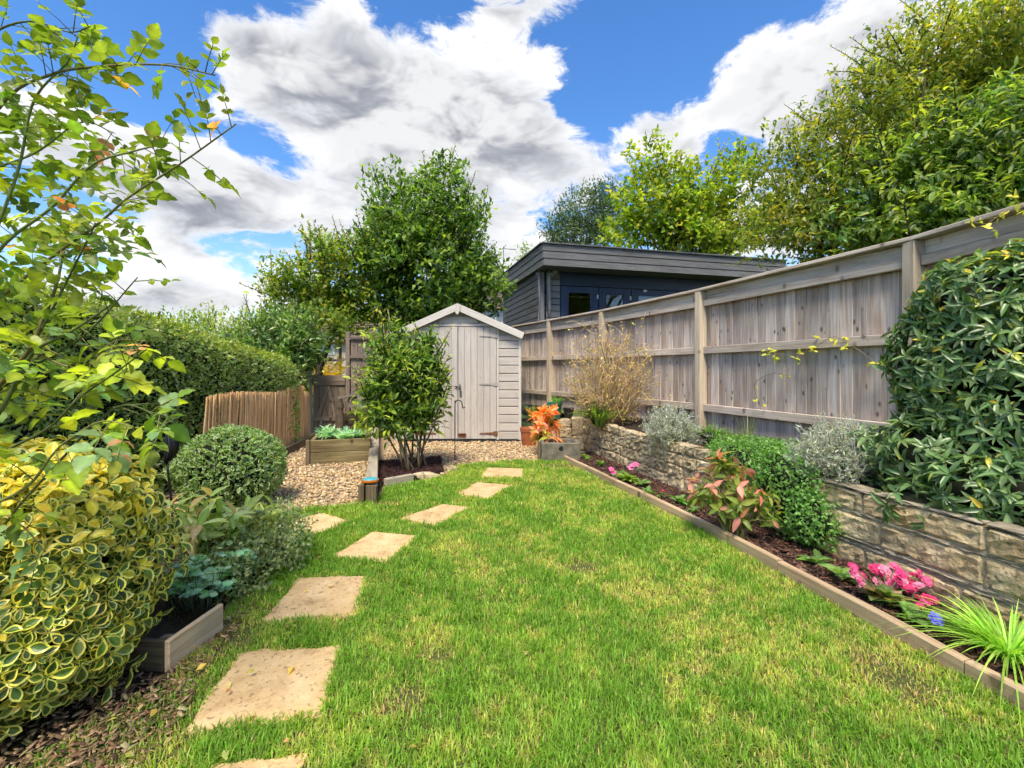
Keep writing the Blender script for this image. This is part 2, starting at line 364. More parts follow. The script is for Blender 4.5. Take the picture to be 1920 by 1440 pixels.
M = {}
M['fence'] = woodmat('fence_wood', (.20, .148, .118), (.47, .39, .342), (.70, .62, .565), stain=(.40, .265, .18), vary=.26, topstain=(.27, .155, .09))
M['fence_rail'] = woodmat('fence_rail_wood', (.25, .19, .145), (.50, .415, .345), (.68, .595, .515), vary=.12, stain=(.26, .19, .13))
M['fence_post'] = woodmat('fence_post_wood', (.27, .205, .145), (.50, .405, .30), (.66, .56, .435), vary=.08, knots=.5)
M['shed'] = woodmat('shed_paint', (.36, .325, .295), (.475, .43, .395), (.55, .505, .47), stain=(.40, .355, .315), knots=.2, vary=.05, rough=.6, bump=.25)
M['shed_trim'] = woodmat('shed_trim_paint', (.43, .395, .36), (.54, .50, .46), (.61, .57, .53), knots=.08, vary=.04, rough=.6, bump=.2)
M['felt'] = noisemat('roof_felt', [(.3, (.07, .07, .07)), (.7, (.14, .135, .13))], scale=30)
M['cabin'] = woodmat('cabin_paint', (.052, .054, .06), (.085, .088, .098), (.13, .133, .145), knots=.2, vary=.12, rough=.6)
M['cabin_fascia'] = woodmat('cabin_fascia_paint', (.085, .085, .092), (.13, .13, .138), (.19, .19, .20), knots=.25, vary=.08, rough=.6)
M['cabin_trim'] = woodmat('cabin_trim_paint', (.12, .125, .14), (.17, .175, .19), (.22, .225, .24), knots=.05, vary=.05, rough=.5)
M['navy'] = woodmat('navy_paint', (.008, .018, .05), (.012, .03, .08), (.02, .045, .11), knots=0, vary=.08, rough=.4, spec=.45)
M['sleeper'] = woodmat('sleeper_wood', (.05, .036, .022), (.13, .098, .06), (.25, .20, .125), stain=(.07, .05, .03), vary=.12)
M['sleeper_pale'] = woodmat('sleeper_pale_wood', (.18, .15, .115), (.34, .29, .225), (.46, .41, .33), vary=.08)
M['edging'] = woodmat('edging_wood', (.20, .13, .07), (.44, .315, .195), (.60, .465, .315), stain=(.30, .235, .14), vary=.08)
M['planter_pale'] = woodmat('planter_pale_wood', (.28, .185, .11), (.60, .44, .29), (.74, .585, .42), vary=.05, stain=(.24, .19, .13))
M['gate'] = woodmat('gate_wood', (.10, .07, .05), (.235, .175, .125), (.37, .295, .22), vary=.12)
M['darkfence'] = woodmat('dark_fence_wood', (.075, .052, .042), (.18, .135, .11), (.29, .225, .19), vary=.15)
M['bamboo'] = woodmat('bamboo_cane', (.42, .21, .085), (.74, .45, .215), (.86, .61, .35), knots=.35, vary=.24, rough=.6, bump=.2)
M['drift'] = woodmat('driftwood', (.09, .075, .06), (.19, .165, .14), (.30, .27, .235), vary=.05)
M['slab'] = noisemat('paving_stone', [(.25, (.33, .20, .095)), (.45, (.55, .375, .19)), (.6, (.63, .445, .24)), (.75, (.68, .52, .325))], scale=9, detail=12, bump=.8, bscale=70, bdist=.005, vary=.06, spots=(55, .585, .75, (.22, .145, .075)))
M['rubble'] = noisemat('rubble_stone', [(.25, (.19, .145, .085)), (.45, (.42, .325, .20)), (.6, (.55, .45, .30)), (.8, (.66, .58, .43))], scale=9, detail=12, bump=1.0, bscale=24, bdist=.025, vary=.2, spots=(20, .56, .7, (.11, .10, .05)))
M['block'] = noisemat('wall_block_stone', [(.25, (.20, .14, .075)), (.45, (.44, .325, .185)), (.62, (.57, .45, .28)), (.8, (.68, .58, .42))], scale=7, detail=13, bump=1.0, bscale=28, bdist=.02, vary=.14, spots=(22, .56, .7, (.12, .095, .055)))
M['slate'] = noisemat('wall_slate', [(.3, (.15, .125, .09)), (.7, (.38, .325, .245))], scale=18, detail=10, bump=.7, bscale=60, vary=.2)
M['mortar'] = noisemat('mortar', [(.3, (.22, .175, .115)), (.7, (.46, .385, .275))], scale=14, detail=8, bump=.8, bscale=50)
M['concrete'] = noisemat('trough_stone', [(.3, (.085, .075, .055)), (.6, (.19, .17, .13)), (.8, (.28, .26, .21))], scale=10, detail=10, bump=.6)
M['terracotta'] = noisemat('terracotta', [(.3, (.30, .085, .03)), (.7, (.48, .17, .075))], scale=9, bump=.2)
M['soil'] = noisemat('soil', [(.3, (.022, .014, .010)), (.55, (.05, .033, .024)), (.8, (.09, .062, .045))], scale=40, detail=10, bump=1.0, bscale=90, bdist=.02)
M['turf'] = noisemat('turf_soil', [(.3, (.05, .045, .018)), (.6, (.10, .115, .03)), (.8, (.17, .16, .06))], scale=30, detail=10, bump=1.0, bscale=120)
M['gravelbed'] = noisemat('gravel_bed', [(.3, (.16, .11, .06)), (.6, (.34, .26, .165)), (.8, (.50, .42, .30))], scale=45, detail=10, bump=1.0, bscale=60, bdist=.02)
M['field'] = noisemat('far_ground', [(.3, (.05, .07, .02)), (.7, (.10, .13, .04))], scale=.8, bump=0)
M['gravel'] = attrmat('gravel_stone', .8, .3, .3, 60)
M['chips'] = attrmat('bark_chip', .8, .3, .3, 90)
M['bark'] = noisemat('bark', [(.3, (.035, .026, .018)), (.7, (.13, .10, .07))], scale=14, detail=8, bump=.8)
M['stem'] = attrmat('stem', .6, .4)
M['leaf'] = leafmat('foliage', .42, .38, .45)
M['leaf_gloss'] = leafmat('glossy_foliage', .34, .26, .5)
M['leaf_far'] = leafmat('tree_foliage', .45, .42, .4)
M['leaf_obj'] = leafmat('single_leaf', .42, .38, .42, rnd=.25, gain=1.3)
M['leaf_gl_obj'] = leafmat('single_glossy_leaf', .33, .22, .5, rnd=.2)
M['petal'] = leafmat('petal', .6, .25, .2, tint=(1, .8, .9), gain=1.0)
M['grass'] = leafmat('grass_blade', .5, .36, .3, gain=1.75)
M['core'] = noisemat('dark_core', [(.3, (.006, .008, .004)), (.7, (.018, .022, .010))], scale=20)  # near-black filler core: the shade inside foliage is put into its colour
M['black'] = plain('black_metal', (.012, .012, .014), .45, .5, .3)
M['steel'] = plain('grey_metal', (.20, .20, .21), .45, .5, .8)
M['rust'] = noisemat('rusty_metal', [(.3, (.11, .04, .018)), (.7, (.27, .11, .05))], scale=60, rough=.8)
M['pipe'] = plain('pipe_plastic', (.20, .20, .22), .4)
M['teal'] = plain('teal_plastic', (.06, .36, .43), .4); M['orange'] = plain('orange_plastic', (.62, .17, .02), .4)
M['green_pot'] = plain('green_plastic', (.02, .15, .10), .45); M['black_pot'] = plain('black_plastic', (.02, .02, .022), .45)
M['tiles'] = noisemat('roof_tile', [(.3, (.10, .075, .06)), (.7, (.22, .17, .14))], scale=4, bump=.5, bscale=9)
M['render'] = noisemat('house_render', [(.3, (.44, .35, .29)), (.7, (.56, .46, .39))], scale=2, bump=.2)
M['white'] = plain('white_frame', (.75, .76, .77), .4)
m, N, L, b = newmat('window_glass'); setv(b, 'Base Color', (.6, .64, .63, 1)); setv(b, 'Roughness', .02); setv(b, 'Coat Weight', 1.0); setv(b, 'Transmission Weight', 1.0); setv(b, 'IOR', 1.45); M['glass'] = m
m, N, L, b = newmat('far_window_glass'); setv(b, 'Base Color', (.16, .2, .25, 1)); setv(b, 'Roughness', .08); setv(b, 'Specular IOR Level', .9); setv(b, 'Metallic', .35); M['farglass'] = m
m, N, L, b = newmat('lamp_bulb'); setv(b, 'Base Color', (1, .7, .35, 1)); setv(b, 'Emission Color', (1, .62, .28, 1)); setv(b, 'Emission Strength', 6.0); M['bulb'] = m
# ================================================================ setting
rng = np.random.default_rng(5)
def sheet(name, poly, z, mat, kind='structure', **kw):
    V = [(p[0], p[1], z) for p in poly]; return mk(name, V, [list(range(len(V)))], mat, kind=kind, **kw)
R = 900
mk('ground', [(-R, -R, -.02), (R, -R, -.02), (R, R, -.02), (-R, R, -.02)], [[0, 1, 2, 3]], M['field'], kind='structure')

EDGE = curve([(.60, 6.05), (.735, 5.62), (1.02, 4.55), (1.335, 3.45), (1.575, 2.32), (1.72, 1.57), (1.86, .8)], 40)     # lawn edging line
WALL = np.array([(1.02, 6.75), (1.40, 5.14), (1.90, 3.2), (2.10, 2.26), (2.32, 1.2), (2.45, .5)])                         # face of the retaining wall
FEN = np.array([(.08, 10.6), (.79, 9.27), (1.545, 7.77), (2.35, 5.75), (3.04, 3.5), (3.24, 1.5), (3.3, .3)])            # fence posts
def wx(Y): return np.interp(Y, WALL[::-1, 1], WALL[::-1, 0])
def ex(Y): return np.interp(Y, EDGE[::-1, 1], EDGE[::-1, 0])
def fx(Y): return np.interp(Y, FEN[::-1, 1], FEN[::-1, 0])

LAWN = [G(505, 962)[:2], G(600, 954)[:2], G(688, 944)[:2], G(716, 930)[:2], G(720, 916)[:2], G(775, 906)[:2], G(835, 893)[:2], G(862, 873)[:2], G(935, 867)[:2], G(1012, 864)[:2], (.62, 6.0)] + \
       [tuple(p) for p in EDGE[1:]] + [(1.9, .5), (-1.3, .5), (-1.45, 1.3), G(300, 1290)[:2], G(395, 1190)[:2], G(440, 1120)[:2], G(525, 1060)[:2], G(520, 1010)[:2], G(500, 985)[:2]]
sheet('lawn', LAWN, .004, M['turf'])
sheet('gravel_bed', [(-3.2, 3.3), (-1.2, 3.9), (-1.1, 5.0), (-.4, 5.2), (1.1, 5.6), (1.1, 9), (-3.8, 9)], -.006, M['gravelbed'])
sheet('flower_bed_soil', [tuple(p) for p in EDGE[::-1]] + [(wx(y) + .1, y) for y in (6.6, 5, 4, 3, 2, 1, .7)], .012, M['soil'])
sheet('left_bed_soil', [(-3.3, .3), (-1.2, .5), (-1.25, 1.5), (-1.15, 2.1), (-1.35, 2.6), (-1.6, 3.3), (-1.9, 3.7), (-3.3, 4.6)], -.002, M['soil'])
# raised ground between the retaining wall and the fence, and the neighbours' higher ground beyond it
ys = [7.4, 6.6, 5.8, 5, 4, 3, 2, 1, .3]
V = []; F = []
for i, y in enumerate(ys):
    V += [(wx(y) + .06, y, .40), ((wx(y) + fx(y)) / 2, y, .44), (fx(y) + .3, y, .42), (14, y, .55)]
for i in range(len(ys) - 1):
    for j in range(3): F.append([i * 4 + j, i * 4 + j + 1, i * 4 + 5 + j, i * 4 + 4 + j])
mk('raised_bed_soil', V, F, M['soil'], kind='structure')
mk('neighbour_ground', [(1.02, 7.4, .38), (14, 7.4, .5), (14, 40, .6), (.9, 40, .6), (.5, 10.6, .4)], [[0, 1, 2, 3, 4]], M['field'], kind='structure')

# ---------------------------------------------------------------- paving slabs
SLABS = [
 ([(400, 1440), (572, 1420), (540, 1600), (300, 1640)], 'sandstone slab nearest the camera, cut off by the bottom of the photo'),
 ([(449, 1228), (641, 1214), (602, 1347), (343, 1382)], 'largest looking sandstone slab beside the wooden box corner, second from the bottom'),
 ([(560, 1086), (689, 1082), (664, 1158), (485, 1174)], 'sandstone slab below the diagonal slab, third from the bottom of the path'),
 ([(697, 999), (786, 1007), (727, 1057), (620, 1047)], 'diagonal sandstone slab in the middle of the path, fourth from the bottom'),
 ([(829, 947), (883, 953), (813, 990), (744, 977)], 'diagonal sandstone slab between the timber post and open lawn, fifth from the bottom'),
 ([(894, 906), (962, 911), (917, 938), (854, 929)], 'small looking sandstone slab, second from the shed'),
 ([(913, 878), (983, 880), (981, 897), (900, 897)], 'sandstone slab nearest the shed doors, by the trough'),
 ([(603, 963), (657, 979), (588, 1007), (514, 990)], 'sandstone slab at the corner of the gravel, apart to the left of the path'),
]
SLABW = []
for k, (q, lab) in enumerate(SLABS):
    q = np.array([G(*p)[:2] for p in q]); SLABW.append(q); c = q.mean(0); n = 8
    r2 = np.random.default_rng(100 + k)
    V = []; F = []
    for i in range(n + 1):
        for j in range(n + 1):
            u, v = i / n, j / n; p = (q[0] * (1 - u) + q[1] * u) * (1 - v) + (q[3] * (1 - u) + q[2] * u) * v
            edge = (i in (0, n)) or (j in (0, n))
            p = p + (r2.normal(0, .005, 2) if edge else 0)
            V.append((p[0], p[1], .016 + r2.normal(0, .0012) - (.006 if edge else 0)))
    for i in range(n):
        for j in range(n): F.append([i * (n + 1) + j, i * (n + 1) + j + 1, (i + 1) * (n + 1) + j + 1, (i + 1) * (n + 1) + j])
    rim = [j for j in range(n + 1)] + [i * (n + 1) + n for i in range(1, n + 1)] + [n * (n + 1) + j for j in range(n - 1, -1, -1)] + [i * (n + 1) for i in range(n - 1, 0, -1)]
    b0 = len(V)
    for i in rim: V.append((V[i][0], V[i][1], -.03))
    for a in range(len(rim)):
        b2 = (a + 1) % len(rim); F.append([rim[a], b0 + a, b0 + b2, rim[b2]])
    F = [f[::-1] for f in F[:n * n]] + F[n * n:]
    if np.cross(np.subtract(V[F[0][1]], V[F[0][0]]), np.subtract(V[F[0][2]], V[F[0][0]]))[2] < 0: F = [f[::-1] for f in F]
    mk('paving_slab', V, F, M['slab'], org=np.array([c[0], c[1], 0]), label=lab, cat='paving slab', group='stepping stone slabs in the lawn')

# ---------------------------------------------------------------- lawn edging
t = thing('lawn_edging', 'low timber edging board along the flower bed, right of the lawn', 'lawn edging', (EDGE[20][0], EDGE[20][1], 0))
cuts = [0, 9, 18, 27, 39]
cuts = [0, 13, 24, 31, 39]
for a, b2 in zip(cuts[:-1], cuts[1:]):
    pts = EDGE[a:b2 + 1]; V = []; LC = []; s = 0
    for i, p in enumerate(pts):
        tt = nrm(pts[min(i + 1, len(pts) - 1)] - pts[max(i - 1, 0)]); nn = np.array([tt[1], -tt[0]]) * -1
        if i: s += np.linalg.norm(pts[i] - pts[i - 1])
        pp = p + tt * (.003 if i == 0 else (-.003 if i == len(pts) - 1 else 0)); hw, hh = .021, .078 + .004 * math.sin(a + i * .7)
        for (ox, oz) in ((-hw, -.03), (-hw, hh - .006), (-hw + .006, hh), (hw - .006, hh), (hw, hh - .006), (hw, -.03)):
            w = pp + nn * ox; V.append((w[0], w[1], oz)); LC.append((s, ox, oz))
    k = len(pts); F = [[i * 6 + j, i * 6 + (j + 1) % 6, (i + 1) * 6 + (j + 1) % 6, (i + 1) * 6 + j] for i in range(k - 1) for j in range(6)]
    F += [list(range(6))[::-1], [(k - 1) * 6 + j for j in range(6)]]
    F = [f[::-1] for f in F]
    mk('edging_board', V, F, M['edging'], t, lc=LC)

# ---------------------------------------------------------------- retaining wall
t = thing('retaining_wall', 'low stone retaining wall holding the raised bed below the fence', 'wall', (1.9, 3.2, 0))
V = []; F = []
wy = [6.75, 5.14, 3.2, 2.26, 1.2, .5]
for y in wy: V += [(wx(y) + .006, y, -.05), (wx(y) + .006, y, .405), (wx(y) + .2, y, .405), (wx(y) + .2, y, -.05)]
for i in range(len(wy) - 1):
    for j in range(4): F.append([i * 4 + j, i * 4 + (j + 1) % 4, i * 4 + 4 + (j + 1) % 4, i * 4 + 4 + j])
F += [[0, 1, 2, 3]]
mk('mortar_core', V, F, M['mortar'], t)
def wall_pt(s):      # s measured along the wall from the far end
    seg = np.linalg.norm(np.diff(WALL, axis=0), axis=1); cs = np.concatenate([[0], np.cumsum(seg)])
    i = int(np.clip(np.searchsorted(cs, s) - 1, 0, len(seg) - 1)); d = (WALL[i + 1] - WALL[i]) / seg[i]
    return WALL[i] + d * (s - cs[i]), d
def stone(name, s0, s1, z0, z1, mat, proud=.0, rough=.012, sub=3, seed=0):
    r = np.random.default_rng(seed); pm, d = wall_pt((s0 + s1) / 2); nn = np.array([-d[1], d[0]]) * -1   # outward: towards the lawn
    if nn[0] > 0: nn = -nn
    nu, nv = max(3, int((s1 - s0) / .045)), sub; nu = min(nu, 12)
    V = []; F = []
    cr = min(.022, (z1 - z0) * .25)
    nu += 2; nv += 2; bu = min(.014, (s1 - s0) * .2) / (s1 - s0); bv = min(.012, (z1 - z0) * .25) / (z1 - z0)
    US = [0] + list(np.linspace(bu, 1 - bu, nu - 1)) + [1]; VS = [0] + list(np.linspace(bv, 1 - bv, nv - 1)) + [1]
    for i in range(nu + 1):
        for j in range(nv + 1):
            u, v = US[i], VS[j]; s = s0 + (s1 - s0) * u; z = z0 + (z1 - z0) * v
            e = (i in (0, nu)) + (j in (0, nv))
            if e == 2: s += (1 if i == 0 else -1) * cr * r.random(); z += (1 if j == 0 else -1) * cr * r.random()
            p, _ = wall_pt(s); out = proud + r.normal(0, rough * .3) - (.005 if e else -.002) - (.003 if e == 2 else 0)
            p = p + nn * out; V.append((p[0], p[1], z + r.normal(0, .0025)))
    nf = len(V)
    for i in range(nu):
        for j in range(nv): F.append([i * (nv + 1) + j, (i + 1) * (nv + 1) + j, (i + 1) * (nv + 1) + j + 1, i * (nv + 1) + j + 1])
    rim = [i * (nv + 1) for i in range(nu + 1)] + [nu * (nv + 1) + j for j in range(1, nv + 1)] + [i * (nv + 1) + nv for i in range(nu - 1, -1, -1)] + [j for j in range(nv - 1, 0, -1)]
    for i in rim:
        v = V[i]; V.append((v[0] - nn[0] * .10, v[1] - nn[1] * .10, v[2]))
    for a in range(len(rim)):
        b2 = (a + 1) % len(rim); F.append([rim[b2], rim[a], nf + a, nf + b2])
    return mk(name, V, F, mat, t, smooth=False)
seg = np.linalg.norm(np.diff(WALL, axis=0), axis=1); TOT = seg.sum()
sd = 0
s_split = 3.35
# rough rubble far part
z = 0.0
for hh in (.13, .115, .11, .095):
    s = -.02 + rng.random() * .05
    while s < s_split:
        w = rng.uniform(.12, .34); e = min(s + w, s_split + .02); dz = rng.normal(0, .006)
        stone('stone', s + .004, e - .004, z + .003 + dz * (z > 0), z + hh - .003 + dz, M['rubble'], rng.uniform(-.002, .018), .016, 3, sd); sd += 1
        s = e if s_split - e > .08 else s_split + 1
    z += hh
# squared blocks with slate courses near part
z = 0.0
for hh, kind in ((.125, 1), (.022, 0), (.022, 0), (.13, 1), (.024, 0), (.12, 1), (.02, 0)):
    s = s_split + .03 + rng.random() * .08 - (.05 if kind else .02)
    while s < TOT - .8:
        w = rng.uniform(.34, .62) if kind else rng.uniform(.4, .9); e = s + w
        stone('stone' if kind else 'slate', s + .004, e - .004, z + .003, z + hh - .003, M['block'] if kind else M['slate'], rng.uniform(-.002, .005) if kind else rng.uniform(-.006, .004), .012, 4 if kind else 2, sd); sd += 1
        s = e
    z += hh
# short return at the far end beside the shed
for (x0, x1, z0, z1, sdd) in ((.86, 1.04, 0, .2, 1), (.86, 1.04, .205, .46, 2), (.62, .855, .0, .16, 3), (.64, .855, .165, .32, 4), (.66, .855, .325, .44, 5)):
    Vb, Fb, lc = cbox(((x0 + x1) / 2, 6.80, (z0 + z1) / 2), (1, 0, 0), (0, 1, 0), (0, 0, 1), x1 - x0 - .006, .2, z1 - z0, .018)
    Vb = Vb + np.random.default_rng(sdd).normal(0, .006, Vb.shape); mk('stone', Vb, Fb, M['rubble'], t)

# ---------------------------------------------------------------- long fence
FT = 2.13
t = thing('closeboard_fence', 'weathered grey feather-edge timber fence along the raised bed', 'fence', (2.35, 5.75, .42))
for i in range(len(FEN) - 1):
    p0, p1 = FEN[i], FEN[i + 1]; d = (p1 - p0); Ls = np.linalg.norm(d); d = d / Ls; n = np.array([d[1], -d[0]])
    if n[0] > 0: n = -n
    D = np.array([d[0], d[1], 0]); Nn = np.array([n[0], n[1], 0])
    sag = rng.normal(0, .008)
    if i > 0:
        pp = np.array([p0[0], p0[1], 0]) + Nn * .045
        o = beam('post', pp + (0, 0, .3), pp + (0, 0, FT - .028), .105, .10, M['fence_post'], t, up=D, ch=.006)
    e0 = .055 if i > 0 else 0
    for (zc, hh, dep, nm) in ((.69 + sag, .085, .045, 'rail'), (1.385 + sag, .085, .045, 'rail'), (1.955 + sag, .075, .045, 'rail')):
        a = np.array([p0[0], p0[1], zc]) + D * e0 + Nn * .028; b2 = np.array([p1[0], p1[1], zc]) - D * .055 + Nn * .028
        beam(nm, a, b2, dep, hh, M['fence_rail'], t)
    a = np.array([p0[0], p0[1], 2.048]) + D * e0 + Nn * .008; b2 = np.array([p1[0], p1[1], 2.048]) - D * .055 + Nn * .008
    beam('fascia_board', a, b2, .02, .105, M['fence_rail'], t)
    a = np.array([p0[0], p0[1], FT - .010]) + Nn * .035; b2 = np.array([p1[0], p1[1], FT - .010]) + Nn * .035 - D * .004
    beam('cap', a, b2, .13, .030, M['fence_rail'], t)
    # feather-edge boards, thin edge under the thick edge of the next
    s = 0.0; k = 0
    while s < Ls - .01:
        w = min(rng.uniform(.105, .125), Ls - s); c = p0 + d * (s + w / 2)
        top = 2.0; bot = .40
        tilt = .055 + rng.normal(0, .015)
        C = np.array([c[0], c[1], (top + bot) / 2]) - Nn * (.016 + rng.uniform(-.002, .003))
        yy = nrm(D + Nn * tilt)
        Vb, Fb, lc = cbox(C, (0, 0, 1), yy, np.cross((0, 0, 1), yy), top - bot, w + .006, .014, .003)
        mk('board', Vb, Fb, M['fence'], t, lc=lc); s += w; k += 1

# ---------------------------------------------------------------- shed
M['shed_plain'] = plain('painted_metal', (.36, .33, .305), .55)
SY = 7.5
def SX(px): return (px - CXP) * SY / FPX
def SZ(py): return CH - (py - HY) * SY / FPX
xl, xr, xm = SX(743), SX(975), SX(859); ze = SZ(629); zp = SZ(578); dep = 2.3
t = thing('garden_shed', 'taupe painted apex garden shed with double doors on gravel', 'shed', (xm, SY, 0))
V = [(xl, SY + .03, .02), (xr, SY + .03, .02), (xr, SY + .03, ze), (xm, SY + .03, zp), (xl, SY + .03, ze)]
V = V + [(a, SY + dep, c) for a, b_, c in V]
mk('wall', V, [[0, 1, 2, 3, 4], [9, 8, 7, 6, 5], [1, 0, 5, 6], [2, 1, 6, 7], [3, 2, 7, 8], [4, 3, 8, 9], [0, 4, 9, 5]], M['shed'], t, lc=np.array(V)[:, [0, 2, 1]])
dl, dr = SX(787), SX(931); dtop = SZ(613)
slope = (zp - ze) / (xm - xl)
# horizontal shiplap on the front: the two sides of the doors and the gable
pz = .03; ph = .132
def shiplap(x0, x1, z0, z1):
    zz = (z0 + z1) / 2
    p0, p1 = (x0, SY + .012, zz), (x1, SY + .012, zz)
    o = beam('shiplap_board', p0, p1, .03, z1 - z0 - .012, M['shed'], t, ch=.009); return o
while pz < ze - .02:
    z1 = min(pz + ph, ze + .01)
    shiplap(dr + .03, xr - .012, pz, z1); shiplap(xl + .012, dl - .03, pz, z1); pz = z1
pz = dtop + .05
while pz < zp - .07:
    z1 = pz + .118; hw = (zp - (z1 - .0)) / slope
    if hw > .06: shiplap(xm - hw - .02, xm + hw + .02, pz, z1)
    pz = z1
for x in (xr - .002, xl + .002):
    beam('corner_trim', (x, SY + .0, .02), (x, SY + .0, ze), .05, .045, M['shed_trim'], t, up=(1, 0, 0))
for x in (dl - .02, dr + .02):
    beam('door_frame', (x, SY - .004, .03), (x, SY - .004, dtop + .03), .04, .035, M['shed_trim'], t, up=(1, 0, 0))
beam('door_frame', (dl - .04, SY - .004, dtop + .028), (dr + .04, SY - .004, dtop + .028), .036, .045, M['shed'], t)
beam('threshold', (dl - .05, SY - .0, .015), (xr, SY - .0, .015), .06, .03, M['black'], t)
for (a, b2, side) in ((dl, xm - .003, 'l'), (xm + .003, dr, 'r')):
    dloc = ((a + b2) / 2, SY - .01, .04)
    V, F, lc = cbox(((a + b2) / 2, SY - .0, (dtop + .04) / 2), (0, 0, 1), (1, 0, 0), (0, 1, 0), dtop - .05, b2 - a - .004, .02)
    dd = mk('door', V, F, M['shed'], t, lc=lc)
    nb = 6; w = (b2 - a) / nb
    for i in range(nb):
        xc = a + w * (i + .5)
        V, F, lc = cbox((xc, SY - .014, (dtop + .04) / 2 + .001), (0, 0, 1), (1, 0, 0), (0, 1, 0), dtop - .05, w - .006, .016, .004)
        mk('plank', V, F, M['shed'], dd, lc=lc)
    hx = b2 if side == 'r' else a; sg = -1 if side == 'r' else 1
    for (pyy, mt) in ((630, 'shed_trim'), (720, 'shed_trim'), (812, 'rust')):
        zz = SZ(pyy)
        V = [(hx - sg * .02, SY - .034, zz - .032), (hx + sg * .035, SY - .034, zz - .032), (hx + sg * .06, SY - .034, zz - .015), (hx + sg * .26, SY - .034, zz - .006), (hx + sg * .27, SY - .034, zz), (hx + sg * .26, SY - .034, zz + .006), (hx + sg * .06, SY - .034, zz + .015), (hx + sg * .035, SY - .034, zz + .032), (hx - sg * .02, SY - .034, zz + .032)]
        V += [(x, SY - .026, z_) for x, y_, z_ in V]; n = 9
        F = [list(range(n)), list(range(n, 2 * n))[::-1]] + [[i, i + n, (i + 1) % n + n, (i + 1) % n] for i in range(n)]
        if sg < 0: F = [f[::-1] for f in F]
        mk('hinge', V, F, M['rust'] if mt == 'rust' else M['shed_plain'], t)
A = Acc()
A.add(*tube([(xm - .055, SY - .045, SZ(724)), (xm + .05, SY - .045, SZ(724))], .009, 8)); A.add(*tube([(xm - .02, SY - .02, SZ(724)), (xm - .02, SY - .055, SZ(724))], .014, 8)); A.add(*tube([(xm + .03, SY - .055, SZ(730)), (xm + .03, SY - .02, SZ(720))], .012, 8))
A.mk('bolt', M['steel'], t)
V, F, _ = cbox((xm + .045, SY - .028, SZ(738)), (0, 0, 1), (1, 0, 0), (0, 1, 0), .10, .035, .008, .002); mk('lock_plate', V, F, M['steel'], t)
A = Acc(); A.add(*tube([(xm + .01, SY - .04, SZ(813)), (xm + .13, SY - .04, SZ(813))], .011, 8)); V, F, _ = cbox((xm + .07, SY - .03, SZ(816)), (1, 0, 0), (0, 0, 1), (0, 1, 0), .12, .05, .01, .003); A.add(V, F); A.mk('bottom_bolt', M['rust'], t, smooth=False)
# roof, barge boards and finial
ov = .05
for sgn, xe in ((-1, xl), (1, xr)):
    a = np.array([xm, SY - .09, zp + .055]); b2 = np.array([xe + sgn * ov, SY - .09, ze + .055 - slope * ov])
    dirv = nrm(b2 - a); upv = np.array([-dirv[2] * 1, 0, dirv[0]]); upv = upv if upv[2] > 0 else -upv
    mid = (a + b2) / 2 + np.array([0, (dep + .18) / 2, 0]) - upv * .0
    V, F, lc = cbox(mid, dirv, (0, 1, 0), upv, np.linalg.norm(b2 - a), dep + .17, .028, .003); mk('roof_panel', V, F, M['felt'], t)
    off = np.array([0, -.012, 0]) - upv * .045
    beam('barge_board', a + off - dirv * .0, b2 + off + dirv * .02, .022, .105, M['shed_trim'], t, up=upv)
V = [(xm - .045, zp + .05), (xm + .045, zp + .05), (xm + .045, zp - .04), (xm + .02, zp - .10), (xm, zp - .115), (xm - .02, zp - .10), (xm - .045, zp - .04)]
V = [(x, SY - .135, z_) for x, z_ in V] + [(x, SY - .116, z_) for x, z_ in V]; n = 7
mk('finial', V, [list(range(n))[::-1], list(range(n, 2 * n))] + [[i, (i + 1) % n, (i + 1) % n + n, i + n] for i in range(n)], M['shed_trim'], t, lc=np.array(V)[:, [2, 0, 1]])

# ---------------------------------------------------------------- garden cabin beyond the fence
cx0 = np.array([.68, 10.0]); u = nrm(np.array([1, .268])); v = np.array([-u[1], u[0]])      # u along the front, v to the back
t = thing('garden_cabin', 'dark grey clad garden cabin with flat roof and navy glazed doors beyond the fence', 'cabin', (cx0[0], cx0[1], .6))
zb, zt = 3.37, 3.83; LF, LS = 6.3, 4.05
def C3(a, b_, z_): q = cx0 + u * a + v * b_; return np.array([q[0], q[1], z_])
U3 = np.array([u[0], u[1], 0]); V3 = np.array([v[0], v[1], 0])
for i in range(3):
    h = (zt - zb) / 3; zc = zb + h * (i + .5); o_ = .012 * i
    beam('fascia_board', C3(-.01 - o_, -o_, zc), C3(LF, -o_, zc), .03, h - .008, M['cabin_fascia'], t)
    beam('fascia_board', C3(-o_ - .005, .018 - o_, zc), C3(-o_ - .005, LS, zc), .03, h - .008, M['cabin_fascia'], t)
beam('roof_edge_trim', C3(-.06, -.045, zt + .012), C3(LF, -.045, zt + .012), .07, .03, M['cabin'], t)
beam('roof_edge_trim', C3(-.05, -.01, zt + .012), C3(-.05, LS, zt + .012), .07, .028, M['cabin'], t)
q = [C3(.02, .02, 0), C3(LF, .02, 0), C3(LF, LS, 0), C3(.02, LS, 0)]
V = [(a[0], a[1], zz) for zz in (zb + .02, zt - .01) for a in q]
mk('roof', V, [[0, 1, 2, 3][::-1], [4, 5, 6, 7], [0, 1, 5, 4], [1, 2, 6, 5], [2, 3, 7, 6], [3, 0, 4, 7]], M['cabin'], t, lc=np.array(V))
s0, f0 = .10, .62           # wall set back from the roof edge: side, front
zz = .6
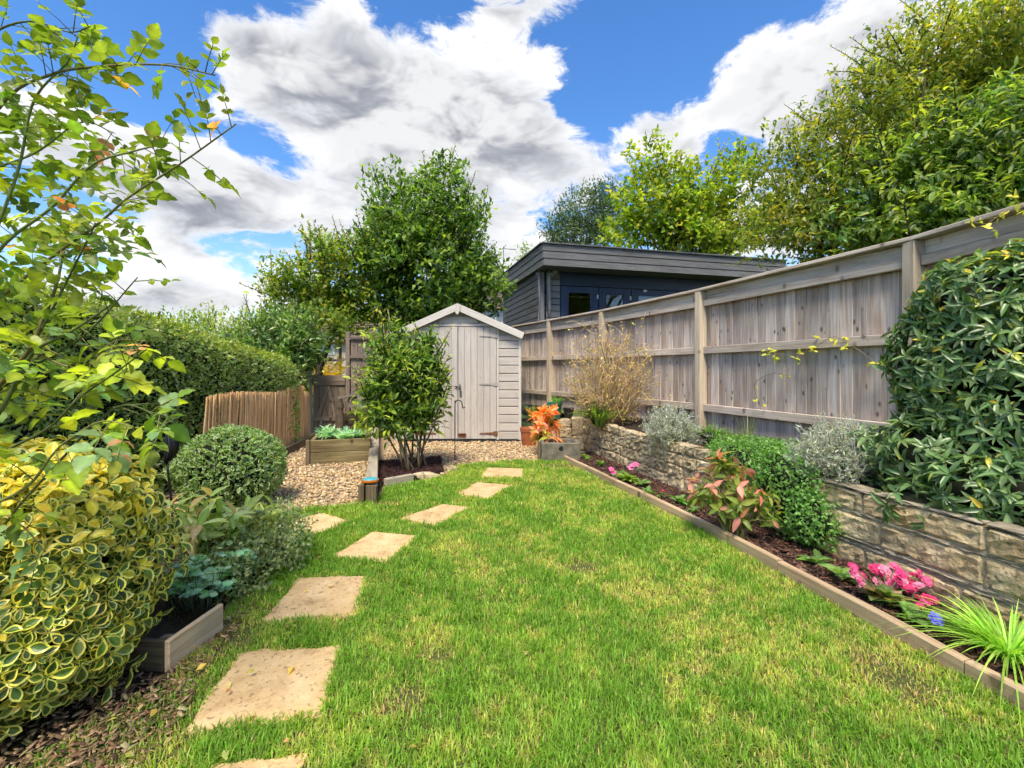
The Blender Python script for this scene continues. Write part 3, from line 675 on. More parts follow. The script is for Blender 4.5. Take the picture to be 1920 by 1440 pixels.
while zz < zb:
    z1 = min(zz + .145, zb + .015)
    beam('cladding_board', C3(s0, f0 + .05, (zz + z1) / 2), C3(s0, LS - .1, (zz + z1) / 2), .04, z1 - zz - .012, M['cabin'], t, ch=.010)
    beam('cladding_board', C3(s0 + .16, f0, (zz + z1) / 2), C3(.60, f0, (zz + z1) / 2), .04, z1 - zz - .012, M['cabin_trim'], t, ch=.010); zz = z1
beam('corner_post', C3(s0 + .06, f0 - .0, .6), C3(s0 + .06, f0 - .0, zb), .10, .10, M['cabin_trim'], t, up=V3)
# inner shell so that the room is dark
for (a, b2) in ((C3(s0 + .03, f0 + .1, 0), C3(s0 + .03, LS - .15, 0)), (C3(s0 + .03, LS - .15, 0), C3(LF - .1, LS - .15, 0)), (C3(LF - .1, LS - .15, 0), C3(LF - .1, f0, 0))):
    beam('inner_wall', a + (0, 0, 2.0), b2 + (0, 0, 2.0), .02, 2.75, M['cabin'], t)
q = [C3(s0, f0, .62), C3(LF - .1, f0, .62), C3(LF - .1, LS - .2, .62), C3(s0, LS - .2, .62)]; mk('cabin_floor', q, [[0, 1, 2, 3]], M['bark'], t)
A = Acc(); A.add(*tube(curve([C3(.40, f0 - .30, zb - .03), C3(.33, f0 - .12, zb - .13), C3(.30, f0 - .10, zb - .2), C3(.30, f0 - .10, .7)], 14), .045, 10)); A.mk('downpipe', M['pipe'], t)
A = Acc(); A.add(*tube(curve([C3(.03, f0 - .02, zb - .03), C3(.06, f0 - .05, zb - .10), C3(.07, f0 - .08, zb - .2), C3(.07, f0 - .08, .7)], 12), .028, 8)); A.mk('downpipe', M['pipe'], t)
beam('door_head', C3(.6, f0 - .01, zb - .14), C3(LF - .1, f0 - .01, zb - .14), .08, .30, M['navy'], t)
x = .60
for k, w in enumerate((.95, .85, .95, .95, .95, .9)):
    a0, a1 = x + .01, x + w - .01; zt2 = zb - .30
    dd = thing('door', 'navy glazed door', 'door', C3(a0, f0, .65)); dd.parent = t; dd.location = tuple(C3(a0, f0, .65) - WLOC[t.name]); del dd['category']; del dd['label']
    st = .19
    beam('stile', C3(a0 + st / 2, f0, .65), C3(a0 + st / 2, f0, zt2), st, .06, M['navy'], dd, up=V3)
    beam('stile', C3(a1 - st / 2, f0, .65), C3(a1 - st / 2, f0, zt2), st, .06, M['navy'], dd, up=V3)
    beam('door_rail', C3(a0 + st, f0, zt2 - .075), C3(a1 - st, f0, zt2 - .075), .055, .15, M['navy'], dd)
    beam('door_rail', C3(a0 + st, f0, .85), C3(a1 - st, f0, .85), .055, .4, M['navy'], dd)
    V, F, lc = cbox(C3((a0 + a1) / 2, f0, (1.05 + zt2 - .15) / 2), U3, V3, (0, 0, 1), a1 - a0 - 2 * st, .012, zt2 - .15 - 1.05, .001); mk('pane', V, F, M['glass'], dd)
    if k in (0, 1, 2):
        V, F, lc = cbox(C3(a1 - .02 if k != 2 else a0 + .35, f0 - .045, zt2 - .22 if k != 2 else zt2 - .03), (0, 0, 1), U3, V3, .09 if k != 2 else .05, .03 if k != 2 else .08, .03, .006); mk('door_handle', V, F, M['white'], dd)
    x += w
V, F = lathe([(.0, -.05), (.05, -.03), (.06, 0), (.045, .035), (.0, .05)], 12); bp = C3(2.8, 1.32, 3.10)
lt = thing('pendant_lamp', 'small lit lamp glowing inside the dark cabin behind its second door', 'lamp', bp)
mk('bulb', V + bp, F, M['bulb'], lt); A = Acc(); A.add(*tube([bp + (0, 0, .04), bp + (0, 0, .45)], .006, 6)); A.mk('flex', M['black'], lt)

# ---------------------------------------------------------------- gate and dark fence at the back of the gravel
GY = 8.35
def gp(px, py, Y=GY): return P(px, py, Y)
t = thing('garden_gate', 'low weathered wooden gate with an A shaped brace beside the bamboo screen', 'gate', gp(615, 815))
x0, x1 = gp(587, 0)[0], gp(648, 0)[0]; zt_, zb_ = gp(0, 704)[2], .05; nb = 5; w = (x1 - x0) / nb
for i in range(nb): 
    xc = x0 + w * (i + .5); beam('board', (xc, GY, zb_), (xc, GY, zt_ - .02), w - .006, .02, M['gate'], t, up=(0, 1, 0))
beam('rail', (x0, GY - .024, zt_ - .05), (x1, GY - .024, zt_ - .05), .03, .11, M['gate'], t)
beam('rail', (x0, GY - .024, gp(0, 719)[2]), (x1, GY - .024, gp(0, 719)[2]), .024, .06, M['gate'], t)
beam('rail', (x0, GY - .024, gp(0, 785)[2]), (x1, GY - .024, gp(0, 785)[2]), .028, .075, M['gate'], t)
beam('brace', gp(614, 724) - (0, .026, 0), gp(600, 781) - (0, .026, 0), .022, .055, M['gate'], t, up=(1, 0, 0))
beam('brace', gp(616, 724) - (0, .026, 0), gp(630, 781) - (0, .026, 0), .020, .055, M['gate'], t, up=(1, 0, 0))
beam('brace', gp(605, 789) - (0, .026, 0), gp(597, 815) - (0, .026, 0), .022, .05, M['gate'], t, up=(1, 0, 0))
t = thing('gate_post', 'tall pale wooden post at the hinge side of the gate', 'post', gp(580, 818))
beam('post', gp(580, 820) + (0, 0, 0), gp(580, 668), .085, .09, M['fence_post'], t, up=(0, 1, 0))
beam('cross_bar', gp(583, 676), gp(652, 675), .035, .035, M['darkfence'], t)
t = thing('dark_fence_panel', 'tall dark timber fence panel between the gate and the shed', 'fence', gp(668, 800))
x0, x1 = gp(650, 0)[0], xl + .1; zt_ = gp(0, 629)[2]
beam('post', (x0 + .03, GY, 0), (x0 + .03, GY, zt_ + .06), .07, .08, M['darkfence'], t, up=(0, 1, 0))
s = x0 + .07
while s < x1:
    w = rng.uniform(.10, .13); beam('board', (s + w / 2, GY + .01, .0), (s + w / 2, GY + .01, zt_), w - .005, .018, M['darkfence'], t, up=(0, 1, 0)); s += w
for pyy in (634, 669, 745): beam('rail', (x0 + .065, GY - .02, gp(0, pyy)[2]), (x1, GY - .02, gp(0, pyy)[2]), .035, .06, M['darkfence'], t)
t = thing('drainpipe_post', 'thin dark post standing behind the gate', 'post', P(638, 700, 10.5)); A = Acc(); A.add(*tube([P(638, 812, 10.5) * (1, 1, 0), P(638, 560, 10.5)], .035, 8)); A.mk('post', M['darkfence'], t)

t = thing('back_raised_bed', 'low sleeper raised bed below the dark fence panel', 'raised bed', P(672, 815, 7.9) * (1, 1, 0))
for zc in (.12, .33): beam('sleeper', (P(642, 0, 7.85)[0], 7.85, zc), (P(712, 0, 7.85)[0], 7.85, zc), .09, .2, M['sleeper'], t)
mk('soil', [(-2.85, 7.88, .4), (-2.1, 7.88, .4), (-2.1, 8.3, .4), (-2.85, 8.3, .4)], [[0, 1, 2, 3]], M['soil'], t)
t = thing('driftwood_sculpture', 'grey weathered driftwood post with a slanting arm and rounded board', 'sculpture', P(637, 800, 7.6) * (1, 1, 0))
pts = [P(638, 800, 7.6) * (1, 1, 0), P(637, 775, 7.6), P(638, 762, 7.6), P(636, 748, 7.6)]; A = Acc(); A.add(*tube(curve(pts, 9), [.07, .065, .075, .06, .055, .065, .06, .055, .05], 8)); o = A.mk('post', M['bark'], t)
beam('arm', P(634, 747, 7.58), P(668, 740, 7.6), .05, .04, M['drift'], t)
c = P(666, 753, 7.62); V = [(c[0] + .16 * math.cos(a) * (1 if math.cos(a) > 0 else .8), c[1], c[2] + .13 * math.sin(a)) for a in np.linspace(0, 2 * math.pi, 15)[:-1]]; n = len(V); V += [(x, y + .03, z_) for x, y, z_ in V]
mk('round_board', V, [list(range(n)), list(range(n, 2 * n))[::-1]] + [[i, i + n, (i + 1) % n + n, (i + 1) % n] for i in range(n)], M['drift'], t, lc=np.array(V)[:, [0, 2, 1]])

# ---------------------------------------------------------------- bamboo screen in front of the hedge
t = thing('bamboo_screen', 'golden bamboo cane screen in front of the hedge', 'screen', (-3.1, 6.0, 0))
line = curve([(-3.02, 4.55), (-3.07, 5.5), (-3.14, 6.5), (-3.25, 7.3), (-3.42, 7.9)], 60); sl = np.concatenate([[0], np.cumsum(np.linalg.norm(np.diff(line, axis=0), axis=1))])
s = 0; i = 0
cv, cf = tube([(0, 0, 0), (0, 0, .5), (0, 0, 1)], 1.0, 6)
cane_me = None
while s < sl[-1]:
    r = rng.uniform(.0045, .009); s += r * 1.85; q = np.array([np.interp(s, sl, line[:, 0]), np.interp(s, sl, line[:, 1])]); i += 1
    if i > 285: break
    h = .875 + .02 * math.sin(s * 3) + rng.normal(0, .010) - (.10 if s > 2.7 else 0); lean = .085 - .09 * s / sl[-1] + rng.normal(0, .012)
    off = rng.normal(0, .004)
    k = i % 1
    V = cv.copy(); V[:, :2] *= r; V[:, 2] *= h; V[6:12, 0] += rng.normal(0, .004); V[6:12, 1] += rng.normal(0, .004); V[:, 1] += V[:, 2] * lean; V[:, 0] += V[:, 2] * rng.normal(0, .008)
    lc = np.stack([cv[:, 2] * h, cv[:, 0] * r, cv[:, 1] * r], 1)
    put('cane', mesh('cane', V, cf, M['bamboo'], lc=lc, smooth=False), t, (q[0] + off, q[1], .0))
for zz in (.25, .62):
    A = Acc(); A.add(*tube([(p[0] - .016, p[1], zz) for p in line[::6]], .004, 5)); o = A.mk('wire', M['rust'], t)
t = thing('screen_base_board', 'dark timber board at the foot of the bamboo screen', 'board', (-3.0, 6.3, 0))
for a, b2 in (((-2.96, 5.2), (-3.04, 6.45)), ((-3.045, 6.46), (-3.2, 7.75))): beam('board', (a[0], a[1], .05), (b2[0], b2[1], .05), .05, .12, M['sleeper'], t)

# ---------------------------------------------------------------- timber planter on the gravel
a = G(581, 872); b2 = G(695, 866); ax = nrm(b2 - a); ay = np.array([-ax[1], ax[0], 0]); Lp = np.linalg.norm(b2 - a); Dp = .62
t = thing('timber_planter', 'stained timber planter box of stacked boards standing on the gravel', 'planter', (a + b2) / 2)
M['planter'] = woodmat('planter_wood', (.045, .032, .016), (.20, .155, .075), (.36, .30, .17), vary=.1, stain=(.035, .022, .012))
for k, zc in enumerate((.075, .225)):
    beam('board', a + (0, 0, zc), b2 + (0, 0, zc), .045, .144, M['planter'], t); beam('board', a + ay * Dp + (0, 0, zc), b2 + ay * Dp + (0, 0, zc), .045, .144, M['planter'], t)
    for p in (a, b2):
        s_ = .024 if p is a else -.024; beam('board', p + ay * .025 + ax * s_ + (0, 0, zc), p + ay * (Dp - .025) + ax * s_ + (0, 0, zc), .045, .144, M['planter'], t)
beam('corner_post', a + ax * -.012 + (0, -.01, .0), a + ax * -.012 + (0, -.01, .305), .05, .05, M['sleeper'], t, up=(0, 1, 0))
q = [a, b2, b2 + ay * Dp, a + ay * Dp]; mk('soil', [(p[0], p[1], .27) for p in q], [[0, 1, 2, 3]], M['soil'], t); PLN = (a, b2, ax, ay, Dp)

# ---------------------------------------------------------------- sleeper border of the shrub bed
S0, S1, S2 = np.array([-1.235, 4.12, 0]), np.array([-1.75, 5.95, 0]), np.array([-2.38, 8.15, 0])
t = thing('sleeper_border', 'pale timber sleeper border between the gravel and the shrub bed', 'border', S0)
beam('sleeper', S0 + (0, 0, .085), S1 + (0, 0, .085), .105, .17, M['sleeper_pale'], t, ch=.008); d = nrm(S2 - S1); beam('sleeper', S1 + d * .01 + (.01, 0, .09), S2 + (0, 0, .09), .105, .19, M['sleeper_pale'], t, ch=.008)
beam('end_post', S0 + (-.055, -.085, -.02), S0 + (-.055, -.085, .165), .05, .06, M['sleeper'], t, up=(0, 1, 0)); beam('end_post', S0 + (.03, -.085, -.02), S0 + (.03, -.085, .16), .09, .06, M['sleeper'], t, up=(0, 1, 0))
c = S0 + (.005, -.05, .174); prof = [(.0, 0), (.06, .0), (.072, .012), (.072, .026), (.066, .026), (.062, .016), (0, .016)]
t2 = thing('plastic_dish', 'small orange plastic dish with teal lid on the end of the sleeper', 'dish', c)
V, F = lathe(prof, 24); mk('dish', V * (1.05, .9, 1) + c, F, M['orange'], t2, smooth=False); V, F = lathe([(0, .017), (.058, .017), (.062, .027), (.055, .034), (0, .036)], 24); mk('lid', V * (1.05, .9, 1) + c, F, M['teal'], t2)
# stones and sleeper along the front of the shrub bed
B0, B1 = G(722, 913), G(773, 903)
t = thing('bed_edge_sleeper', 'short pale sleeper edging the front of the shrub bed', 'sleeper', B0); beam('sleeper', B0 + (0, 0, .03), B1 + (0, 0, .03), .06, .1, M['sleeper_pale'], t)
def rock(name, c, r, seed, mat, label, cat, group=None, sq=(1, 1, 1)):
    import bmesh
    bm = bmesh.new(); bmesh.ops.create_icosphere(bm, subdivisions=2, radius=1); r2 = np.random.default_rng(seed)
    V = np.array([v.co[:] for v in bm.verts]); F = [[v.index for v in f.verts] for f in bm.faces]; bm.free()
    for _ in range(9):
        d = nrm(r2.normal(size=3)); k = r2.uniform(.6, .9); dd = V @ d; V = V - np.maximum(dd - k, 0)[:, None] * d
    V = V * np.array(sq) * r; return mk(name, V + c, F, mat, org=np.array(c), label=label, cat=cat, group=group)
rock('edge_stone', G(800, 898) + (0, 0, .03), .13, 3, M['rubble'], 'long pale stone edging the shrub bed next to the sleeper', 'stone', 'stones edging the shrub bed', (1.25, .45, .42))
rock('edge_stone', G(845, 884) + (0, 0, .025), .085, 4, M['rubble'], 'small pale stone at the corner of the shrub bed near the hook', 'stone', 'stones edging the shrub bed', (1.1, .6, .5))
rock('edge_stone', G(824, 880) + (0, 0, .0), .06, 5, M['rubble'], 'flat stone tucked behind the long edging stone of the shrub bed', 'stone', 'stones edging the shrub bed', (1.1, .7, .5))
SBED = [G(716, 912)[:2], G(775, 902)[:2], G(832, 888)[:2], G(826, 860)[:2], (-1.55, 5.75), (-1.64, 5.75), (-1.2, 4.2)]
sheet('shrub_bed_soil', SBED, .03, M['soil'])

# ---------------------------------------------------------------- shepherd hook
c = G(853, 866); t = thing('shepherd_hook', 'thin black metal hook stake standing in front of the shed doors', 'hook', c)
hz = .77; pts = [c, c + (0, 0, hz - .06)] + [c + (.045 - .045 * math.cos(a), 0, hz - .06 + .06 * math.sin(a)) for a in np.linspace(.4, math.pi, 8)] + [c + (.10, 0, hz - .10), c + (.125, 0, hz - .085)]
A = Acc(); A.add(*tube(curve(pts, 40), .0065, 8)); A.mk('rod', M['black'], t)

# ---------------------------------------------------------------- wooden box by the variegated bush
a = G(312, 1264); b2 = np.array([-1.275, 2.06, 0]); t = thing('wooden_box_edging', 'pale wooden board box corner beside the variegated bush', 'planter box', a)
beam('side_board', a + (0, 0, .06), b2 + (0, 0, .06), .022, .13, M['planter_pale'], t); beam('end_board', a + (-.02, .02, .058), a + (-.55, .06, .058), .022, .12, M['sleeper'], t)
beam('corner_block', a + (-.035, .05, 0), a + (-.035, .05, .115), .045, .04, M['sleeper'], t, up=(0, 1, 0))

# ---------------------------------------------------------------- trough, pots
c = G(1052, 866); t = thing('stone_trough', 'mossy grey stone trough at the foot of the wall', 'trough', c)
x0, x1 = c[0] - .245, c[0] + .245; y0, y1 = c[1], c[1] + .42; h = .235
for (xa, xb, ya, yb) in ((x0, x1, y0, y0 + .05), (x0, x1, y1 - .05, y1), (x0, x0 + .05, y0 + .05, y1 - .05), (x1 - .05, x1, y0 + .05, y1 - .05)):
    V, F, lc = cbox(((xa + xb) / 2, (ya + yb) / 2, h / 2), (1, 0, 0), (0, 1, 0), (0, 0, 1), xb - xa, yb - ya, h, .012); mk('trough_side', V + np.random.default_rng(int(xa * 99) % 7).normal(0, .003, V.shape), F, M['concrete'], t)
mk('soil', [(x0 + .04, y0 + .04, .18), (x1 - .04, y0 + .04, .18), (x1 - .04, y1 - .04, .18), (x0 + .04, y1 - .04, .18)], [[0, 1, 2, 3]], M['soil'], t)
V, F = lathe([(0, -.004), (.028, -.004), (.028, .004), (0, .004)], 12); mk('drain_hole', V[:, [0, 2, 1]] + (c[0] - .0, y0 - .001, .165), F, M['black'], t)
V, F, lc = cbox((x0 - .03, y0 + .03, .12), (0, 0, 1), (1, 0, 0), (0, 1, 0), .26, .03, .06); mk('timber_peg', V, F, M['sleeper'], t, lc=lc)
c = G(991, 836); t = thing('terracotta_pot', 'terracotta pot on the gravel by the shed corner under orange leaves', 'pot', c)
V, F = lathe([(.0, 0), (.095, 0), (.12, .22), (.128, .22), (.132, .275), (.118, .275), (.112, .24), (0, .24)], 24); mk('pot_body', V + c, F, M['terracotta'], t, smooth=False)
c = P(1040, 771, 6.75); c[2] = .445; t = thing('green_plant_pot', 'green plastic pot with grassy leaves on the far end of the wall', 'pot', c)
V, F = lathe([(.0, 0), (.075, 0), (.10, .2), (.11, .2), (.112, .235), (.098, .235), (.092, .21), (0, .21)], 20); mk('pot_body', V + c, F, M['green_pot'], t)
POTG = c
c = P(1066, 768, 6.9); c[2] = .44; t = thing('black_plant_pot', 'small black plastic pot beside the green pot on the wall', 'pot', c)
V, F = lathe([(.0, 0), (.055, 0), (.075, .13), (.08, .13), (.08, .15), (.068, .15), (.06, .135), (0, .135)], 18); mk('pot_body', V + c, F, M['black_pot'], t)
c = np.array([P(1332, 808, 4.6)[0], 4.6, .50]); o = rock('dark_stone', c, .10, 9, M['black_pot'], 'smooth dark blue-black stone lying in the strappy leaves on the raised bed', 'stone', None, (1.3, .8, .45))

# ---------------------------------------------------------------- black leaf stake
c = P(326, 948, 2.95); c[2] = .0; t = thing('metal_leaf_stake', 'black metal leaf ornament on a stake between the bushes', 'garden ornament', c)
p1 = P(313, 866, 2.95); A = Acc(); A.add(*tube(curve([c, (c + p1) / 2 + (.008, 0, .0), p1], 10), .007, 7)); A.mk('stake', M['black'], t)
V = []; F = []; nu = 9
for i in range(nu):
    f = i / (nu - 1); w = .052 * math.sin(math.pi * min(1, f * .9 + .06)) ** .8
    for j in range(5):
        g = (j - 2) / 2; V.append(p1 + (g * w + .02 * math.sin(f * 2.6), -.035 * (1 - g * g) + .01, f * .20))
for i in range(nu - 1):
    for j in range(4): F.append([i * 5 + j, i * 5 + j + 1, i * 5 + 6 + j, i * 5 + 5 + j])
o = mk('leaf_bowl', V, F, M['black'], t, smooth=True); o.modifiers.new('s', 'SOLIDIFY').thickness = .003
for g in (-.6, -.2, .2, .6):
    A = Acc(); A.add(*tube([V[i * 5 + 2] * (1 - abs(g)) + V[i * 5 + (0 if g < 0 else 4)] * abs(g) + np.array([0, -.004, 0]) for i in range(1, nu)], .0018, 5)); A.mk('rib', M['steel'], t)

# ---------------------------------------------------------------- houses far behind, aerials
def house(name, label, cx, cy, w, d, ze_, zr, hip, wins, rot=0):
    t = thing(name, label, 'house', (cx, cy, 0)); c, s = math.cos(rot), math.sin(rot)
    def T(V): V = np.array(V, float); return np.stack([cx + V[:, 0] * c - V[:, 1] * s, cy + V[:, 0] * s + V[:, 1] * c, V[:, 2]], 1)
    a = w / 2; b_ = d / 2
    V = [(-a, -b_, -1), (a, -b_, -1), (a, b_, -1), (-a, b_, -1), (-a, -b_, ze_), (a, -b_, ze_), (a, b_, ze_), (-a, b_, ze_)]
    mk('wall', T(V), [[0, 1, 5, 4], [1, 2, 6, 5], [2, 3, 7, 6], [3, 0, 4, 7]], M['render'], t)
    o_ = .35; h = hip
    V = [(-a - o_, -b_ - o_, ze_ - .1), (a + o_, -b_ - o_, ze_ - .1), (a + o_, b_ + o_, ze_ - .1), (-a - o_, b_ + o_, ze_ - .1), (-a - o_ + h, 0, zr), (a + o_ - h, 0, zr)]
    rf = mk('roof', T(V), [[0, 1, 5, 4], [1, 2, 5], [2, 3, 4, 5], [3, 0, 4], [3, 2, 1, 0]], M['tiles'], t)
    nrow = 12
    for i in range(nrow):       # tile courses standing proud of the roof slope
        f0 = i / nrow; f1 = f0 + .02
        p0 = np.array(V[0]) + (np.array(V[4]) - V[0]) * f0; p1 = np.array(V[1]) + (np.array(V[5]) - V[1]) * f0
        q = T([p0, p1]); beam('tile_course', q[0] + (0, 0, .03), q[1] + (0, 0, .03), .09, .05, M['tiles'], rf)
    q = T([V[4], V[5]]); beam('ridge', q[0] + (0, 0, .05), q[1] + (0, 0, .05), .2, .12, M['tiles'], rf)
    for (xa, xb, za, zb2) in wins:
        q = T([((xa + xb) / 2, -b_ - .02, (za + zb2) / 2)])[0]; V2, F2, _ = cbox(q, (c, s, 0), (-s, c, 0), (0, 0, 1), xb - xa, .08, zb2 - za, .01); wn = mk('window', V2, F2, M['white'], t)
        nx = 2
        for k in range(nx):
            ww = (xb - xa - .1) / nx; q2 = T([(xa + .05 + ww * (k + .5), -b_ - .055, (za + zb2) / 2)])[0]; V2, F2, _ = cbox(q2, (c, s, 0), (-s, c, 0), (0, 0, 1), ww - .06, .03, zb2 - za - .12, .004); mk('pane', V2, F2, M['farglass'], wn)
    return t
def AT(px, Y): return (px - CXP) * Y / FPX
def ZT(py, Y): return CH - (py - HY) * Y / FPX
hy = 27; x_ = AT(640, hy)
house('beige_house', 'beige rendered house glimpsed above the gate under the tree', x_, hy + 3, 7.5, 6, ZT(640, hy), ZT(570, hy), 0, [(AT(598, hy) - x_, AT(628, hy) - x_, ZT(665, hy), ZT(646, hy)), (-3.2, -2.0, ZT(665, hy), ZT(646, hy))])
hy = 42; x_ = AT(492, hy); house('hipped_roof_house', 'distant house with a brown hipped roof above the hedge', x_, hy + 3, 4.6, 6, ZT(615, hy), ZT(594, hy + 3), 1.4, [])
hy = 30; x_ = AT(935, hy); house('white_window_house', 'sliver of a house with pale window between shed and cabin', x_, hy + 3, 3.6, 5, ZT(575, hy), ZT(535, hy + 2), 0, [(-1.0, .6, ZT(604, hy), ZT(580, hy))])
p0 = P(461, 640, 38); p1 = P(462, 551, 38); t = thing('tall_mast', 'thin mast rising behind the hedge near the hipped roof', 'mast', p0 * (1, 1, 0)); A = Acc(); A.add(*tube([p0 * (1, 1, 0), p1], .03, 6)); A.add(*tube([p1 - (0, 0, .9), p1 + (.15, 0, -.5)], .02, 5)); A.mk('pole', M['steel'], t)
p0 = P(944, 580, 28); p1 = P(944, 462, 28); t = thing('tv_aerial', 'television aerial on a pole between the tree and the cabin roof', 'aerial', p0 * (1, 1, 0)); A = Acc(); A.add(*tube([p0 * (1, 1, 0), p1], .03, 6)); A.mk('pole', M['steel'], t)
A = Acc(); A.add(*tube([P(941, 466, 28), P(968, 468, 28)], .022, 6))
for px in (946, 951, 957, 963): A.add(*tube([P(px, 467, 27.7), P(px, 467, 28.3)], .014, 5))
A.add(*tube([P(944, 466, 28), P(949, 458, 28)], .02, 5)); A.mk('boom', M['steel'], t)
# ================================================================ foliage tools
# templates: x along the leaf, y across (to be scaled by width), z up
def T2(): return np.array([(0, 0, 0), (.45, .5, .10), (1, 0, -.08), (.45, -.5, .10)], float), np.array([(0, 2, 1), (0, 3, 2)])
def T4():
    V = np.array([(0, 0, 0), (.42, .5, .10), (.5, 0, .02), (.42, -.5, .10), (1, 0, -.12)], float)
    return V, np.array([(0, 2, 1), (0, 3, 2), (1, 2, 4), (2, 3, 4)])
def T8(droop=.16, fold=.12, a=.30, b=.68, wa=.46, wb=.40):
    V = [(0, 0, 0), (a, wa, fold), (a, 0, .02), (a, -wa, fold), (b, wb, fold * .6 - droop * .35), (b, 0, -droop * .4), (b, -wb, fold * .6 - droop * .35), (1, 0, -droop)]
    F = [(0, 2, 1), (0, 3, 2), (1, 2, 5), (1, 5, 4), (2, 3, 6), (2, 6, 5), (4, 5, 7), (5, 6, 7)]
    return np.array(V, float), np.array(F)
def outline(n, kind):
    f = np.linspace(0, 1, n)
    if kind == 'ovate': w = np.sin(np.pi * f ** .8) ** .85 * .5
    elif kind == 'obov': w = np.sin(np.pi * f ** 1.25) ** .8 * .5
    elif kind == 'lance': w = np.sin(np.pi * f ** .95) ** 1.0 * .5
    return f, w
def TL(n=7, kind='ovate', droop=.2, fold=.14, serr=0.0, wav=0.0, seed=0):
    """a finer single leaf: midrib row and an edge row on each side"""
    r = np.random.default_rng(seed); f, w = outline(n, kind); V = []; F = []
    for i in range(n):
        z = -droop * f[i] ** 2; ww = w[i] * (1 + serr * (1 if i % 2 else -1)) if 0 < i < n - 1 else 0
        e = wav * math.sin(i * 2.1 + seed)
        V += [(f[i], 0, z), (f[i], ww, z + fold * w[i] * 2 + e), (f[i], -ww, z + fold * w[i] * 2 - e)]
    for i in range(n - 1):
        a = i * 3; b = a + 3
        for (p, q, s_, t_) in ((a, b, b + 1, a + 1), (a, a + 2, b + 2, b)):
            if i == 0: F.append((a, b, b + 1) if p == a and q == b else (a, b + 2, b))
            elif i == n - 2: F.append((a, b, a + 1) if q == b else (a, a + 2, b))
            else: F += [(p, q, s_), (p, s_, t_)]
    return np.array(V, float), np.array(F)
def TV(kind='obov', droop=.12, fold=.16, rim=.70, n=6):
    """leaf with a margin of another colour: returns V, F, mask (1 on the margin)"""
    f, w = outline(n, kind); ring = [(f[i], w[i]) for i in range(n)] + [(f[i], -w[i]) for i in range(n - 2, 0, -1)]
    c = np.array([.52, 0]); zf = lambda x, y: -droop * x * x + fold * abs(y) * 2
    V = []; m = []
    for p in ring: V.append((p[0], p[1], zf(*p))); m.append(1)
    inner = [c + (np.array(p) - c) * rim for p in ring]
    for p in inner: V.append((p[0], p[1], zf(*p))); m.append(1)
    for p in inner: V.append((p[0], p[1], zf(*p))); m.append(0)
    k = len(ring); ci = len(V); V.append((c[0], 0, zf(c[0], 0) - .01)); m.append(0)
    F = []
    for i in range(k):
        j = (i + 1) % k; F += [(i, k + i, k + j), (i, k + j, j), (ci, 2 * k + j, 2 * k + i)]
    F = [(a, c_, b) if np.cross(np.subtract(V[b], V[a])[:2], np.subtract(V[c_], V[a])[:2]) < 0 else (a, b, c_) for a, b, c_ in F]
    return np.array(V, float), np.array(F), np.array(m, float)
def frames(D, Nn):
    D = nrm(D); Zv = Nn - (Nn * D).sum(1, keepdims=True) * D; Zv = nrm(Zv); Yv = np.cross(Zv, D); return D, Yv, Zv
def leaves(T, Pt, D, Nn, L, W, C, mask=None, C2=None):
    TVv, TF = T[0], T[1]; n = len(Pt); k = len(TVv); D, Yv, Zv = frames(D, Nn)
    L = np.broadcast_to(L, (n,)); W = np.broadcast_to(W, (n,))
    V = Pt[:, None, :] + L[:, None, None] * (TVv[None, :, 0:1] * D[:, None, :] + TVv[None, :, 2:3] * Zv[:, None, :]) + W[:, None, None] * TVv[None, :, 1:2] * Yv[:, None, :]
    F = (TF[None] + (np.arange(n) * k)[:, None, None]).reshape(-1, TF.shape[1])
    if mask is None: Cc = np.repeat(C, k, 0)
    else: Cc = (C[:, None, :] * (1 - mask)[None, :, None] + C2[:, None, :] * mask[None, :, None]).reshape(-1, 3)
    return V.reshape(-1, 3), F, Cc
def unit(r, n): return nrm(r.normal(size=(n, 3)))
def pal(r, n, cols, jit=.14, w=None):
    cols = np.array(cols, float); i = r.choice(len(cols), n, p=None if w is None else np.array(w) / np.sum(w)); j = r.random(n)[:, None]
    k = r.integers(0, len(cols), n) if w is None else i
    c = cols[i] * (1 - .3 * j) + cols[k] * .3 * j
    return np.clip(c * (1 + r.normal(0, jit, (n, 1))) * (1 + r.normal(0, .05, (n, 3))), .002, 1)

def clump_points(r, lobes, n, K, R, shell):
    c, o, _ = crown_points(r, lobes, K, shell); rs = R * r.uniform(.6, 1.3, K); i = r.choice(K, n, p=rs ** 2 / (rs ** 2).sum()); d = unit(r, n); d[:, 2] = np.abs(d[:, 2]) * np.where(r.random(n) < .75, 1, -1)
    rad = .35 + .65 * r.random(n) ** .5; p = c[i] + d * (rs[i] * rad)[:, None] * np.array([1.15, 1.15, .8]); return p, nrm(d * .7 + o[i] * .6), rad
def crown_points(r, lobes, n, shell=.55):
    vol = np.array([l[3] * l[4] * l[5] for l in lobes]) ** .72; i = r.choice(len(lobes), n, p=vol / vol.sum()); Lb = np.array(lobes)[i]
    d = unit(r, n); rad = shell + (1 - shell) * r.random(n) ** .6
    rad *= 1 + .10 * (vnoise(d[:, 0] * 2.5 + i * 7, d[:, 2] * 2.5 + d[:, 1] * 2, 3) - .5) * 2
    p = Lb[:, :3] + d * Lb[:, 3:6] * rad[:, None]; o = nrm(d / np.maximum(Lb[:, 3:6], .05)); return p, o, rad
